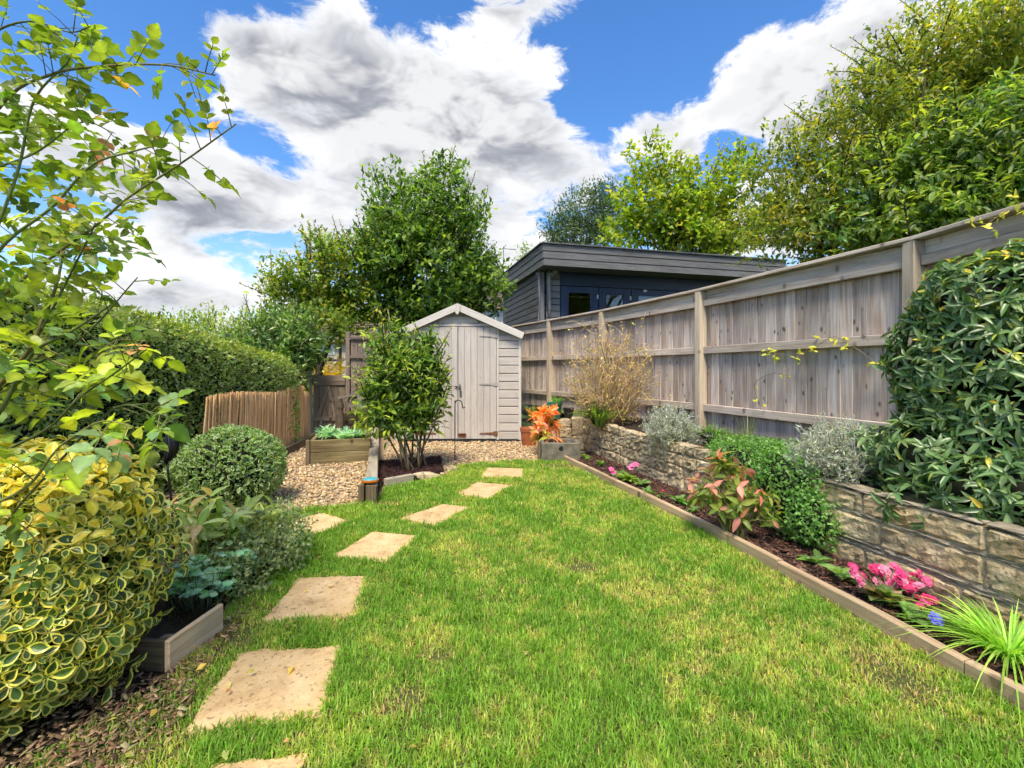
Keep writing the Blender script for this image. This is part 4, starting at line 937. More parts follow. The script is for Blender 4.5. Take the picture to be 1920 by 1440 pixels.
def crown(name, parent, lobes, nc, per, L, W, cols, cw=None, seed=0, tmpl='4', twig=.22, up=.35, shell=.5, mat='leaf_far', shoots=0, shoot_len=.5, shoot_cols=None, droop=0.0, tip=None, zmin=None, tipamt=.3, shoot_up=.8, clump=None):
    """clusters of leaves set along short twigs through the crown's volume, plus longer shoots breaking the outline"""
    r = np.random.default_rng(seed)
    if clump: p, o, rad = clump_points(r, lobes, nc, clump[0], clump[1], shell)
    else: p, o, rad = crown_points(r, lobes, nc, shell)
    if zmin is not None:
        k = p[:, 2] > zmin; p, o, rad = p[k], o[k], rad[k]
    n = len(p); ax = nrm(o * .9 + np.array([0, 0, up]) + r.normal(0, .5, (n, 3)))
    ccol = pal(r, n, cols, .16, cw); f = np.tile(np.linspace(-1, 1, per), (n, 1)) + r.normal(0, .12, (n, per))
    pp = p[:, None] + ax[:, None] * (f * twig)[..., None]; A_ = np.repeat(ax, per, 0); pp = pp.reshape(-1, 3); m = len(pp)
    D = nrm(A_ * (.55 + .3 * r.random((m, 1))) + unit(r, m) * .95 - np.array([0, 0, droop])); Nn = nrm(np.array([0, 0, 1.0]) + np.repeat(o, per, 0) * .5 + r.normal(0, .45, (m, 3)))
    C = np.repeat(ccol, per, 0) * (1 + r.normal(0, .16, (m, 1)))
    if tip is not None:
        s_ = np.clip((f.ravel() - (.9 - tipamt * 2)) , 0, 1)[:, None] * (np.repeat(rad, per) > .8)[:, None] * r.random((m, 1)); C = C * (1 - s_) + np.array(tip) * s_
    Ls = L * r.uniform(.65, 1.2, m)
    parts = [leaves({'2': T2, '4': T4, '8': T8}[tmpl](), pp, D, Nn, Ls, Ls * W / L * r.uniform(.8, 1.15, m), np.clip(C, .003, 1))]
    tw = Acc()
    if shoots:
        sp, so, _ = crown_points(r, lobes, shoots * 3, .93); k = so[:, 2] > -.1; sp, so = sp[k][:shoots], so[k][:shoots]
        for a, b in zip(sp, so):
            ln = shoot_len * r.uniform(.5, 1.3); d = nrm(b * .6 + np.array([0, 0, shoot_up]) + r.normal(0, .22, 3)); nl = int(ln / (L * .33)) + 3
            pts = a + d * np.linspace(-.2, ln, 5)[:, None] + np.array([0, 0, -1.0]) * (droop * .4 * np.linspace(0, 1, 5) ** 2)[:, None] * ln; tw.add(*tube(pts, np.linspace(.012, .004, 5) * (L / .1) ** .5, 4))
            fl = np.linspace(.05, 1, nl); q = np.stack([np.interp(fl, np.linspace(0, 1, 5), pts[:, j]) for j in range(3)], 1); ang = np.arange(nl) * 2.4 + r.random() * 6
            e1 = nrm(np.cross(d, [0.3, .2, 1])); e2 = np.cross(d, e1); sd_ = np.cos(ang)[:, None] * e1 + np.sin(ang)[:, None] * e2
            DD = nrm(sd_ * .8 + d * .7); NN = nrm(d * .8 - sd_ * .4 + r.normal(0, .2, (nl, 3))); sc = shoot_cols if shoot_cols is not None else cols
            LL = L * r.uniform(.7, 1.1, nl) * np.linspace(1.1, .6, nl)
            parts.append(leaves(T4(), q, DD, NN, LL, LL * W / L, pal(r, nl, sc, .12)))
    V = []; F = []; C = []; n0 = 0
    for v, f_, c in parts: V.append(v); F.append(f_ + n0); C.append(c); n0 += len(v)
    ob = mk(name, np.concatenate(V), np.concatenate(F), M[mat], parent, cols=np.concatenate(C))
    if tw.n: tw.mk('shoots', M['bark'], parent)['kind'] = 'stuff'
    return ob
def limbs(parent, base, tops, r0=.12, seed=0, mat='bark', trunk_top=None):
    r = np.random.default_rng(seed); base = np.array(base, float); A = Acc(); tt = np.array(trunk_top if trunk_top is not None else base + (np.mean(tops, 0) - base) * .45)
    pts = curve([base, base + (tt - base) * .5 + r.normal(0, .04, 3), tt], 8); A.add(*tube(pts, np.linspace(r0, r0 * .65, 8), 9)); A.mk('trunk', M[mat], parent)
    A = Acc()
    for q in tops:
        q = np.array(q, float); st = tt + (base - tt) * r.uniform(0, .35); mid = (st + q) / 2 + r.normal(0, .12, 3) * np.linalg.norm(q - st) * .3 + (0, 0, .05)
        A.add(*tube(curve([st, mid, q], 7), np.linspace(r0 * .5, r0 * .08, 7), 6))
        for _ in range(3):
            s2 = st + (q - st) * r.uniform(.35, .8); e2 = s2 + (q - s2) * .8 + r.normal(0, .12, 3) * np.linalg.norm(q - st); A.add(*tube(curve([s2, (s2 + e2) / 2 + r.normal(0, .05, 3), e2], 5), np.linspace(r0 * .22, r0 * .05, 5), 5))
    A.mk('branches', M[mat], parent)

def leaf_objects(name, parent, T, Pt, D, Nn, L, W, cols, mat, nvar=10, seed=0, limit=300, order=None, mask=None, cols2=None, restname='foliage', Tlist=None):
    """the largest seen leaves as single objects that share a few meshes; the others joined in one part"""
    r = np.random.default_rng(seed); n = len(Pt); D = nrm(D)
    vis = (L / Pt[:, 1]) if order is None else order; idx = np.argsort(-vis); big = idx[:limit]; rest = idx[limit:]
    vi = r.integers(0, nvar, n); mes = []
    Ts = Tlist if Tlist else [T]
    # each variant mesh: unit length leaf along x
    cvar = cols[r.integers(0, n, nvar)] if n else cols
    # sort leaves to nearest variant by colour so that colours keep their place
    ord_ = np.argsort(cols.sum(1) + cols[:, 0]); cen = [ord_[int((k + .5) / nvar * n)] for k in range(nvar)]
    cvar = cols[cen]; vi = np.argmin(((cols[:, None] - cvar[None]) ** 2).sum(2), 1)
    for k in range(nvar):
        t_ = Ts[k % len(Ts)]
        c = np.repeat(cvar[k][None], len(t_[0]), 0) if mask is None else cvar[k][None] * (1 - mask[:, None]) + cols2[cen[k]][None] * mask[:, None]
        if mask is None: c = c * np.where(np.abs(t_[0][:, 1:2]) < 1e-6, 1.28, .90) * r.uniform(.85, 1.12, (len(c), 1))
        mes.append(mesh(name, t_[0], t_[1], M[mat], cols=np.clip(c, 0, .95), smooth=False))
    DD, YY, ZZ = frames(D, Nn)
    for i in big:
        q = Matrix((DD[i], YY[i], ZZ[i])).transposed().to_quaternion()
        put(name, mes[vi[i]], parent, Pt[i], rot=q, scale=(L[i], W[i], L[i]))
    if len(rest):
        v, f, c = leaves(T8() if (mask is None and len(rest) > 500) else Ts[0], Pt[rest], D[rest], Nn[rest], L[rest], W[rest], cols[rest], mask, cols2[rest] if cols2 is not None else None)
        o = mk(restname, v, f, M[mat], parent, cols=c); o['kind'] = 'stuff'

def shell_bush(r, lobes, n, shell=.82, zmin=.02, front=None):
    p, o, rad = crown_points(r, lobes, n, shell); k = p[:, 2] > zmin
    if front is not None: k &= front(p, o)
    # drop points buried inside another lobe
    for l in lobes:
        q = ((p - np.array(l[:3])) / np.array(l[3:6])); k &= (np.linalg.norm(q, axis=1) > shell * .9)
    return p[k], o[k], rad[k]
def core(parent, lobes, f=.72, mat='core'):
    import bmesh
    A = Acc()
    for l in lobes:
        bm = bmesh.new(); bmesh.ops.create_icosphere(bm, subdivisions=2, radius=1); V = np.array([v.co[:] for v in bm.verts]); F = [[v.index for v in q.verts] for q in bm.faces]; bm.free()
        V = V * (np.array(l[3:6]) * f) * (1 + .12 * (vnoise(V[:, 0] * 3, V[:, 2] * 3 + V[:, 1], 5) - .5)[:, None]) + np.array(l[:3]); V[:, 2] = np.maximum(V[:, 2], l[2] - l[5] * .95); A.add(V, F)
    A.mk('twigs', M[mat], parent)  # solid near-black bodies filling the lobes, standing for their shaded inside
# ================================================================ lawn, gravel, bark
r = np.random.default_rng(11)
def scatter(poly, dens, seed):
    r = np.random.default_rng(seed); q = np.array([p[:2] for p in poly]); lo, hi = q.min(0), q.max(0); n = int((hi - lo).prod() * dens); p = lo + r.random((n, 2)) * (hi - lo); return p[inpoly(p[:, 0], p[:, 1], poly)]
BARE = [((-1.28, 1.5), .26, .36), ((-1.18, 2.0), .10, .16), ((-1.45, 2.5), .10, .25), ((.55, 5.55), .28, .14), ((-.30, 1.86), .07, .06), ((-.38, 1.62), .08, .07), ((.42, 2.72), .13, .09), ((1.42, 1.75), .12, .2), ((-1.05, 4.0), .12, .08)]
def grass_blades(y0, y1, dens, L, W, seed):
    poly = LAWN; p = scatter(poly, dens, seed); r = np.random.default_rng(seed + 1)
    k = (p[:, 1] >= y0) & (p[:, 1] < y1) & (np.abs(p[:, 0]) < p[:, 1] * 1.16 + .3); p = p[k]
    keep = np.ones(len(p), bool)
    for q in SLABW:
        c = q.mean(0); q2 = c + (q - c) * .945; keep &= ~inpoly(p[:, 0], p[:, 1], [tuple(a) for a in q2])
    bare = np.zeros(len(p))
    for (c, a, b) in BARE: bare = np.maximum(bare, np.exp(-(((p[:, 0] - c[0]) / a) ** 2 + ((p[:, 1] - c[1]) / b) ** 2) * 1.2))
    nb = fbm(p[:, 0] * 7, p[:, 1] * 7, 9); keep &= r.random(len(p)) > bare * (.75 + .5 * (nb - .5)) * 1.05
    p = p[keep]; bare = bare[keep]; n = len(p)
    d1 = fbm(p[:, 0] * 1.3 + 4, p[:, 1] * 1.3, 21, 3); d2 = fbm(p[:, 0] * 5, p[:, 1] * 5, 33, 3); d3 = fbm(p[:, 0] * 14, p[:, 1] * 14, 44, 2)
    d4 = fbm(p[:, 0] * 26, p[:, 1] * 26, 55, 2); dry = np.clip((d1 - .5) * 1.5 + (d2 - .5) * 2.2 + (d4 - .5) * 2.0 + (p[:, 0] - .25) * .13 + .10 + bare * .8, 0, 1); lush = np.clip((d2 - .45) * 3, 0, 1)
    g1, g2, y1_, br = np.array([.105, .19, .022]), np.array([.185, .27, .034]), np.array([.30, .30, .075]), np.array([.36, .27, .125])
    C = g1 * (1 - lush[:, None] * .6) + g2 * lush[:, None] * .6; C = C * (1 - dry[:, None] * .72) + y1_ * dry[:, None] * .72
    isbr = (r.random(n) < .03 + .22 * dry ** 2 + .3 * bare); C[isbr] = br * r.uniform(.5, 1.0, (isbr.sum(), 1))
    C = C * r.uniform(.62, 1.35, (n, 1)); C[:, 0] *= r.uniform(.85, 1.15, n)
    ln = L * r.uniform(.4, 1.3, n) * (.45 + 1.15 * d3) * (1 - .35 * dry) * (1 - .3 * bare); az_ = r.random(n) * 2 * np.pi; lean = r.uniform(.15, 1.15, n); w = W * r.uniform(.7, 1.3, n)
    dx, dy = np.cos(az_), np.sin(az_); sx_, sy_ = -dy, dx
    b0 = np.stack([p[:, 0], p[:, 1], np.full(n, .004)], 1); S = np.stack([sx_, sy_, np.zeros(n)], 1) * (w / 2)[:, None]; Dh = np.stack([dx, dy, np.zeros(n)], 1)
    mid = b0 + Dh * (ln * .42 * np.sin(lean * .7))[:, None] + np.array([0, 0, 1.]) * (ln * .55 * np.cos(lean * .7))[:, None]
    tip = b0 + Dh * (ln * np.sin(lean) * .95)[:, None] + np.array([0, 0, 1.]) * (ln * np.maximum(.15, np.cos(lean * 1.05)))[:, None]
    V = np.stack([b0 - S, b0 + S, mid - S * .8, mid + S * .8, tip], 1).reshape(-1, 3); i = (np.arange(n) * 5)[:, None]
    F = np.concatenate([i + np.array([[0, 1, 3]]), i + np.array([[0, 3, 2]]), i + np.array([[2, 3, 4]])]); return V, F, np.repeat(np.clip(C, .004, .9), 5, 0)
parts = [grass_blades(.7, 2.3, 29000, .036, .0040, 1), grass_blades(2.3, 3.6, 20000, .038, .0048, 2), grass_blades(3.6, 6.2, 13000, .042, .0060, 3)]
V = []; F = []; C = []; n0 = 0
for v, f, c in parts: V.append(v); F.append(f + n0); C.append(c); n0 += len(v)
mk('grass', np.concatenate(V), np.concatenate(F), M['grass'], cols=np.concatenate(C), kind='stuff', label='short patchy green lawn grass', cat='grass')

def stones_mesh(p, z, size, cols, seed, flat=.6):
    r = np.random.default_rng(seed); n = len(p); g = (1 + 5 ** .5) / 2
    T = nrm(np.array([(-1, g, 0), (1, g, 0), (-1, -g, 0), (1, -g, 0), (0, -1, g), (0, 1, g), (0, -1, -g), (0, 1, -g), (g, 0, -1), (g, 0, 1), (-g, 0, -1), (-g, 0, 1)], float))
    TF = np.array([(0, 11, 5), (0, 5, 1), (0, 1, 7), (0, 7, 10), (0, 10, 11), (1, 5, 9), (5, 11, 4), (11, 10, 2), (10, 7, 6), (7, 1, 8), (3, 9, 4), (3, 4, 2), (3, 2, 6), (3, 6, 8), (3, 8, 9), (4, 9, 5), (2, 4, 11), (6, 2, 10), (8, 6, 7), (9, 8, 1)])
    V = T[None] * (1 + r.normal(0, .16, (n, 12, 1))); s = size[:, None] * np.stack([r.uniform(.8, 1.5, n), r.uniform(.6, 1.0, n), r.uniform(.4, .7, n) * flat / .6], 1); V = V * s[:, None, :]
    a = r.random(n) * 6.28; t = r.normal(0, .35, n); ca, sa = np.cos(a), np.sin(a); ct, st = np.cos(t), np.sin(t)
    x = V[..., 0] * ct[:, None] + V[..., 2] * st[:, None]; zz = -V[..., 0] * st[:, None] + V[..., 2] * ct[:, None]; y = V[..., 1]
    W = np.stack([x * ca[:, None] - y * sa[:, None], x * sa[:, None] + y * ca[:, None], zz], 2); W[..., 0] += p[:, 0, None]; W[..., 1] += p[:, 1, None]; W[..., 2] += (z + size * .25)[:, None]
    return W.reshape(-1, 3), (TF[None] + (np.arange(n) * 12)[:, None, None]).reshape(-1, 3), np.repeat(cols, 12, 0)
gcol = [(.50, .35, .19), (.60, .45, .27), (.66, .55, .38), (.42, .26, .13), (.34, .25, .17), (.57, .40, .22)]
pg = np.concatenate([scatter([(-3.15, 3.45), (-1.95, 3.75), (-1.28, 3.98), (-1.3, 4.4), (-2.35, 8.1), (-3.6, 8.6)], 1700, 21), scatter([(-1.18, 5.1), (-.62, 5.12), G(862, 874)[:2], G(1012, 866)[:2], (.45, 7.45), (-1.9, 7.45), (-1.65, 5.9)], 1700, 22)])
k = np.ones(len(pg), bool); a, b2, ax, ay, Dp = PLN
k &= ~inpoly(pg[:, 0], pg[:, 1], [tuple(x[:2]) for x in (a, b2, b2 + ay * Dp, a + ay * Dp)]); k &= ~inpoly(pg[:, 0], pg[:, 1], SBED); pg = pg[k]; r = np.random.default_rng(23)
V, F, C = stones_mesh(pg, r.uniform(-.008, .012, len(pg)), r.uniform(.008, .0185, len(pg)), pal(r, len(pg), gcol, .2), 24)
mk('gravel', V, F, M['gravel'], cols=C, kind='stuff', label='golden pea gravel in front of the shed', cat='gravel')
# a few stones kicked into the grass
# bark chips on the beds and leaf litter beside the path
def chips(name, p, z, L, cols, seed, label, cat, lift=.25):
    r = np.random.default_rng(seed); n = len(p); T = np.array([(-.5, -.5, 0), (.5, -.35, .1), (.5, .5, 0), (-.4, .4, .12), (-.5, -.5, -.25), (.5, -.35, -.2), (.5, .5, -.25), (-.4, .4, -.2)], float)
    TF = np.array([(0, 1, 2), (0, 2, 3), (0, 4, 5), (0, 5, 1), (1, 5, 6), (1, 6, 2), (2, 6, 7), (2, 7, 3), (3, 7, 4), (3, 4, 0)]); Pt = np.column_stack([p, z + r.random(n) * .012 + .006]); a = r.random(n) * 6.28
    D = np.stack([np.cos(a), np.sin(a), r.normal(0, lift, n)], 1); Nn = np.stack([r.normal(0, .3, n), r.normal(0, .3, n), np.ones(n)], 1); ll = L * r.uniform(.5, 1.3, n)
    T = T * (1, 1, .25); V, F, C = leaves((T, TF), Pt, D, Nn, ll, ll * r.uniform(.25, .5, n), cols); return mk(name, V, F, M['chips'], cols=C, kind='stuff', label=label, cat=cat)
bcol = [(.075, .03, .022), (.11, .05, .035), (.05, .026, .02), (.16, .085, .06), (.21, .13, .095)]
BEDR = [tuple(p + np.array([.03, 0])) for p in EDGE[::-1]] + [(wx(y) - .01, y) for y in (6.3, 5, 4, 3, 2, 1, .7)]
p = scatter(BEDR, 3000, 31); p = p[p[:, 1] > .8]; r = np.random.default_rng(32); chips('bark_mulch', p, np.full(len(p), .012), .034, pal(r, len(p), bcol, .25, (4, 4, 4, 2, 1)), 33, 'dark red-brown bark mulch in the flower bed along the wall', 'mulch')
p = scatter(SBED, 3500, 34); r = np.random.default_rng(35); chips('bark_mulch', p, np.full(len(p), .03), .03, pal(r, len(p), [(.05, .018, .018), (.08, .03, .026), (.035, .015, .014)], .25), 36, 'dark plum bark mulch under the shrub in front of the shed', 'mulch')
LIT = [(-1.75, 1.05), (-1.05, 1.05), (-1.06, 1.45), (-1.19, 1.9), (-1.25, 2.4), (-1.5, 2.75), (-1.4, 2.2), (-1.3, 1.75), (-1.9, 1.7)]
p = scatter(LIT, 4200, 37); r = np.random.default_rng(38); chips('leaf_litter', p, np.full(len(p), .004), .026, pal(r, len(p), [(.17, .095, .05), (.27, .17, .095), (.10, .055, .032), (.36, .26, .15), (.16, .16, .05)], .25), 39, 'brown leaf litter and twigs beside the path below the variegated bush', 'litter', .4)

# fallen leaves lying on the grass and slabs
r = np.random.default_rng(140); p = np.concatenate([scatter([(-1.3, 1.2), (-.7, 1.2), (-.9, 2.4), (-1.3, 3.2), (-1.45, 2.4)], 42, 141), scatter(LAWN, 2.2, 142)]); n = len(p)
a_ = r.random(n) * 6.28; L = r.uniform(.018, .04, n); v, f, cc = leaves(T4(), np.column_stack([p, r.uniform(.022, .036, n)]), np.stack([np.cos(a_), np.sin(a_), r.normal(0, .2, n)], 1), np.stack([r.normal(0, .3, n), r.normal(0, .3, n), np.ones(n)], 1), L, L * .6, pal(r, n, [(.45, .33, .06), (.30, .17, .07), (.40, .38, .20), (.25, .26, .05)], .2))
mk('fallen_leaves', v, f, M['leaf'], cols=cc, kind='stuff', label='scattered fallen leaves on the lawn and path', cat='leaves')
# ================================================================ trees and hedge
GRD = [(.030, .062, .014), (.045, .085, .018), (.06, .11, .022), (.022, .045, .014)]
# tree behind the shed
t = thing('broadleaf_tree', 'dense dark green broadleaf tree standing behind the shed', 'tree', (-1.9, 10.6, 0))
def lob(px, py, Y, rx, ry, rz): q = P(px, py, Y); return (q[0], q[1], q[2], rx, ry, rz)
LB = [lob(800, 510, 10.8, 1.45, 1.3, 1.25), lob(805, 415, 10.8, 1.15, 1.1, 1.05), lob(820, 350, 10.8, .62, .7, .62), lob(725, 470, 10.8, .75, .9, .95), lob(870, 460, 10.8, .62, .8, .95), lob(690, 560, 10.8, 1.05, 1.0, .75), lob(900, 555, 10.8, .42, .7, .5), lob(840, 590, 10.8, .9, .9, .5), lob(730, 400, 10.8, .3, .4, .5)]
limbs(t, (-1.7, 10.8, 0), [l[:3] for l in LB], .14, 3)
crown('crown', t, LB, 3700, 6, .15, .078, [(.05, .095, .02), (.075, .13, .026), (.10, .165, .03), (.035, .068, .018), (.15, .22, .035)], (3, 4, 3, 3, 1), 7, '4', .17, .4, .5, 'leaf_far', clump=(230, .42), shoots=90, shoot_len=.5, shoot_cols=[(.11, .18, .03), (.07, .13, .025), (.16, .22, .035)], tip=(.26, .34, .03), tipamt=.25)
t = thing('yellowing_tree', 'looser yellow-green tree between the hedge and the dark tree', 'tree', (-4.5, 9.6, 0))
LB = [lob(600, 530, 9.8, .72, .6, .62), lob(545, 560, 9.8, .5, .5, .5), lob(640, 590, 9.8, .62, .6, .55), lob(560, 620, 9.8, .55, .5, .5), lob(655, 500, 9.8, .45, .5, .5), lob(610, 475, 9.8, .3, .4, .35)]
limbs(t, (-4.1, 9.9, 0), [l[:3] for l in LB], .09, 4)
crown('crown', t, LB, 1250, 6, .12, .06, [(.13, .18, .026), (.19, .225, .034), (.07, .12, .02), (.26, .225, .035)], (4, 3, 4, 1), 8, '4', .18, .5, .3, 'leaf_far', clump=(90, .3), shoots=60, shoot_len=.5, shoot_cols=[(.13, .17, .03), (.21, .18, .03), (.10, .14, .025)])
# climbing evergreen over the hedge end and beside the gate
t = thing('dark_laurel_bush', 'dark leafy bush at the end of the hedge beside the gate post', 'bush', (-3.75, 7.6, 0))
LB = [lob(530, 640, 8.0, .75, .6, .55), lob(548, 690, 7.7, .24, .4, .45), lob(490, 650, 8.3, .6, .6, .35), lob(570, 640, 8.0, .24, .4, .4), lob(540, 605, 8.4, .32, .4, .35)]
limbs(t, (-3.9, 8.0, 0), [l[:3] for l in LB], .06, 5)
crown('crown', t, LB, 900, 6, .12, .045, [(.07, .13, .03), (.11, .18, .04), (.04, .08, .025), (.17, .235, .06)], None, 9, '4', .16, .35, .4, 'leaf_gloss', shoots=25, shoot_len=.3)
for (px, py, Y, w, lab, sd, cl) in ((330, 622, 8.6, 1.15, 'rounded green shrub behind the hedge near the rose', 10, [(.12, .19, .04), (.18, .25, .05), (.08, .13, .03)]), (425, 612, 8.8, .95, 'yellow-green shrub behind the middle of the hedge', 11, [(.19, .235, .04), (.26, .28, .05), (.10, .16, .03)])):
    q = P(px, py, Y); t = thing('back_shrub', lab, 'shrub', (q[0], q[1], 0), 'shrubs showing above the hedge'); LB = [(q[0], q[1], q[2] - .25, w, .7, .62), (q[0] + w * .5, q[1], q[2] - .3, w * .6, .6, .6), (q[0] - w * .6, q[1], q[2] - .35, w * .6, .6, .55), (q[0], q[1], .9, w * .9, .6, .8)]
    limbs(t, (q[0], q[1], 0), [l[:3] for l in LB[:3]], .06, sd); crown('crown', t, LB, 900, 6, .085, .035, cl, None, sd, '4', .15, .5, .4, 'leaf_far', shoots=24, shoot_len=.14)
# yellow shrub behind the gate
q = P(612, 690, 10.2); t = thing('golden_shrub', 'bright yellow leaved shrub just behind the gate', 'shrub', (q[0], q[1], 0)); LB = [(q[0], q[1], q[2] - .02, .42, .3, .26), (q[0] - .3, q[1], q[2] - .2, .3, .3, .3), (q[0] + .1, q[1], .55, .4, .3, .5)]
limbs(t, (q[0], q[1], 0), [l[:3] for l in LB], .03, 3); crown('crown', t, LB, 360, 6, .09, .05, [(.62, .46, .05), (.70, .55, .10), (.5, .38, .04)], None, 12, '4', .1, .5, .5, 'leaf')

# trees beyond the fence
t = thing('small_leaved_tree', 'large small-leaved tree leaning over the fence, upper right', 'tree', (4.6, 6.4, .5))
Y = 6.3
LB = [lob(1560, 400, 6.6, 1.15, 1.0, .75), lob(1750, 250, 6.8, 1.2, 1.0, .8), lob(1880, 180, 6.8, 1.0, 1.0, .9), lob(1640, 260, 6.6, 1.0, .9, .75), lob(1790, 120, Y, .95, 1.0, .7), lob(1480, 350, 6.8, .55, .7, .55), lob(1900, 60, Y, .7, .9, .7), lob(1500, 440, 6.8, .8, .7, .4), lob(1700, 160, 6.4, .7, .8, .6), lob(1540, 290, 6.6, .5, .6, .4), lob(2050, 150, Y, 1.0, 1, 1.2)]
limbs(t, (4.9, 6.4, .5), [l[:3] for l in LB], .15, 6)
crown('crown', t, LB, 5000, 8, .092, .038, [(.14, .165, .024), (.18, .195, .03), (.09, .13, .024), (.25, .225, .033), (.06, .10, .02)], (3, 4, 4, 2, 3), 13, '4', .15, .15, .35, 'leaf_far', clump=(330, .40), shoots=170, shoot_len=.6, shoot_cols=[(.20, .22, .03), (.13, .17, .025), (.28, .26, .035)], droop=.4, tip=(.32, .31, .035), shoot_up=.25)
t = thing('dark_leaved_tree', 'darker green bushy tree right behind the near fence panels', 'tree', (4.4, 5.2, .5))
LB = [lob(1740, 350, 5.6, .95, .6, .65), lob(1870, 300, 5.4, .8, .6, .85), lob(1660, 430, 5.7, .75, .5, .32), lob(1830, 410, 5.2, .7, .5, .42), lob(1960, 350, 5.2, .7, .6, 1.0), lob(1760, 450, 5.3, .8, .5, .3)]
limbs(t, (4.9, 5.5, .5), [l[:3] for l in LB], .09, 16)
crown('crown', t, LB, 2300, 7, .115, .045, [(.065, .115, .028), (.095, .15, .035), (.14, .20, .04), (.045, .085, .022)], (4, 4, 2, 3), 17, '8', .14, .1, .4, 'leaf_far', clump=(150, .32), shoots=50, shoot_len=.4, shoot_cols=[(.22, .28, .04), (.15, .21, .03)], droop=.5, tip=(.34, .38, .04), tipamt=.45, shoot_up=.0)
t = thing('lime_green_tree', 'bright yellow-green tree behind the garden cabin roof', 'tree', (5.0, 16, .6))
LB = [lob(1230, 385, 16, 1.25, 1.2, 1.35), lob(1190, 440, 16, 1.0, 1, .9), lob(1270, 420, 16, 1.3, 1.2, 1.0), lob(1225, 315, 16, .6, .7, .6), lob(1330, 380, 16, .75, .9, 1.2), lob(1370, 350, 16, .55, .7, 1.0), lob(1320, 460, 16, 1.2, 1, .8), lob(1400, 430, 16, .9, 1, 1.0)]
limbs(t, (5.2, 16, .6), [l[:3] for l in LB], .18, 7)
crown('crown', t, LB, 2000, 6, .19, .13, [(.155, .205, .02), (.205, .25, .025), (.09, .145, .02), (.26, .255, .03)], (4, 3, 3, 1), 14, '4', .24, .6, .45, 'leaf_far', clump=(110, .55), shoots=80, shoot_len=.6, shoot_cols=[(.20, .22, .03), (.16, .19, .025)])
t = thing('grey_green_tree', 'distant dull grey-green tree above the left end of the cabin roof', 'tree', (3.2, 22, .6))
LB = [lob(1100, 400, 22, 1.5, 1.3, 1.2), lob(1050, 430, 22, .9, 1, .8), lob(1130, 370, 22, .9, 1, .7), lob(1085, 450, 22, 1.4, 1.2, .8), lob(1150, 420, 22, 1.0, 1.2, 1.0)]
limbs(t, (3.2, 22, .6), [l[:3] for l in LB], .2, 8)
crown('crown', t, LB, 1500, 7, .17, .065, [(.045, .075, .035), (.065, .10, .05), (.03, .05, .025), (.09, .13, .07)], None, 15, '4', .28, .2, .35, 'leaf_far', shoots=40, shoot_len=.5, droop=.2)
q = P(990, 470, 24); t = thing('small_distant_bush', 'small green treetop showing left of the cabin roof corner', 'tree', (q[0], q[1], .5)); LB = [(q[0], q[1], q[2] - .3, .7, .6, .7), (q[0], q[1], q[2] - 1.2, 1.0, .8, 1.0)]; limbs(t, (q[0], q[1], .5), [l[:3] for l in LB], .08, 8)
crown('crown', t, LB, 200, 6, .16, .07, [(.10, .15, .03), (.14, .19, .04)], None, 16, '4', .22, .5, .3, 'leaf_far')

# hedge along the left side
t = thing('privet_hedge', 'long clipped green hedge along the left boundary', 'hedge', (-3.6, 5, 0))
HY_ = np.array([.2, 2.5, 3.7, 4.36, 5.0, 5.8, 6.5, 6.95]); HZ = np.array([1.76, 1.74, 1.69, 1.63, 1.52, 1.42, 1.35, 1.22])
def hz_(y): return np.interp(y, HY_, HZ)
r = np.random.default_rng(41)
def hedge_pts(n, side):
    y = r.uniform(.6, 7.0, n); h = hz_(y)
    if side == 0:
        f = r.random(n); R_ = .16; z = f * h; x = np.full(n, -3.17); nn = np.tile([1.0, 0, .15], (n, 1)); k = z > h - R_; th = np.clip((z[k] - h[k] + R_) / R_, 0, 1) * 1.5
        z[k] = h[k] - R_ + R_ * np.sin(th); x[k] -= R_ * (1 - np.cos(th)); nn[k] = np.stack([np.cos(th), 0 * th, np.sin(th) + .15], 1); x += .05 * (fbm(y * 2, z * 2, 3) - .5)
    elif side == 1:
        x = r.uniform(-4.0, -3.2, n); z = h + .05 * (fbm(y * 3, x * 3, 4) - .5); nn = np.stack([np.zeros(n), np.zeros(n), np.ones(n)], 1)
    else:
        y = np.full(n, 6.98) + r.normal(0, .03, n); x = r.uniform(-4.0, -3.2, n); z = r.random(n) * 1.2; nn = np.stack([np.zeros(n), np.ones(n), .2 + np.zeros(n)], 1)
    return np.stack([x, y, z], 1), nn
V = []; F = []; C = []; n0 = 0
hc = [(.20, .26, .08), (.15, .205, .055), (.26, .32, .12), (.09, .135, .036), (.36, .40, .20)]
for side, n, cl in ((0, 26000, hc), (1, 9000, [(.15, .19, .03), (.20, .22, .035), (.11, .15, .03)]), (2, 1500, hc)):
    p, nn = hedge_pts(n, side); nn = nrm(nn); m = len(p); p = p - nn * (r.random((m, 1)) ** 2 * .08) + r.normal(0, .012, (m, 3)); D = nrm(nn * .5 + unit(r, m) + np.array([0, 0, .25])); Nn = nrm(nn * .7 + np.array([0, 0, .6]) + r.normal(0, .5, (m, 3)))
    L = r.uniform(.034, .068, m); c = pal(r, m, cl, .2, (4, 4, 3, 3, 1.6) if len(cl) == 5 else None)
    if side == 0:
        tp = (p[:, 2] > hz_(p[:, 1]) - .09)[:, None] * r.random((m, 1)); c = c * (1 - tp * .8) + np.array([.26, .29, .04]) * tp * .8  # leaves near the top lightened: the sunlit upper edge is put into the colour
    v, f, cc = leaves(T4(), p, D, Nn, L, L * .42, c); V.append(v); F.append(f + n0); C.append(cc); n0 += len(v)
o = mk('foliage', np.concatenate(V), np.concatenate(F), M['leaf'], t, cols=np.concatenate(C)); o['kind'] = 'stuff'
Vc = []; 
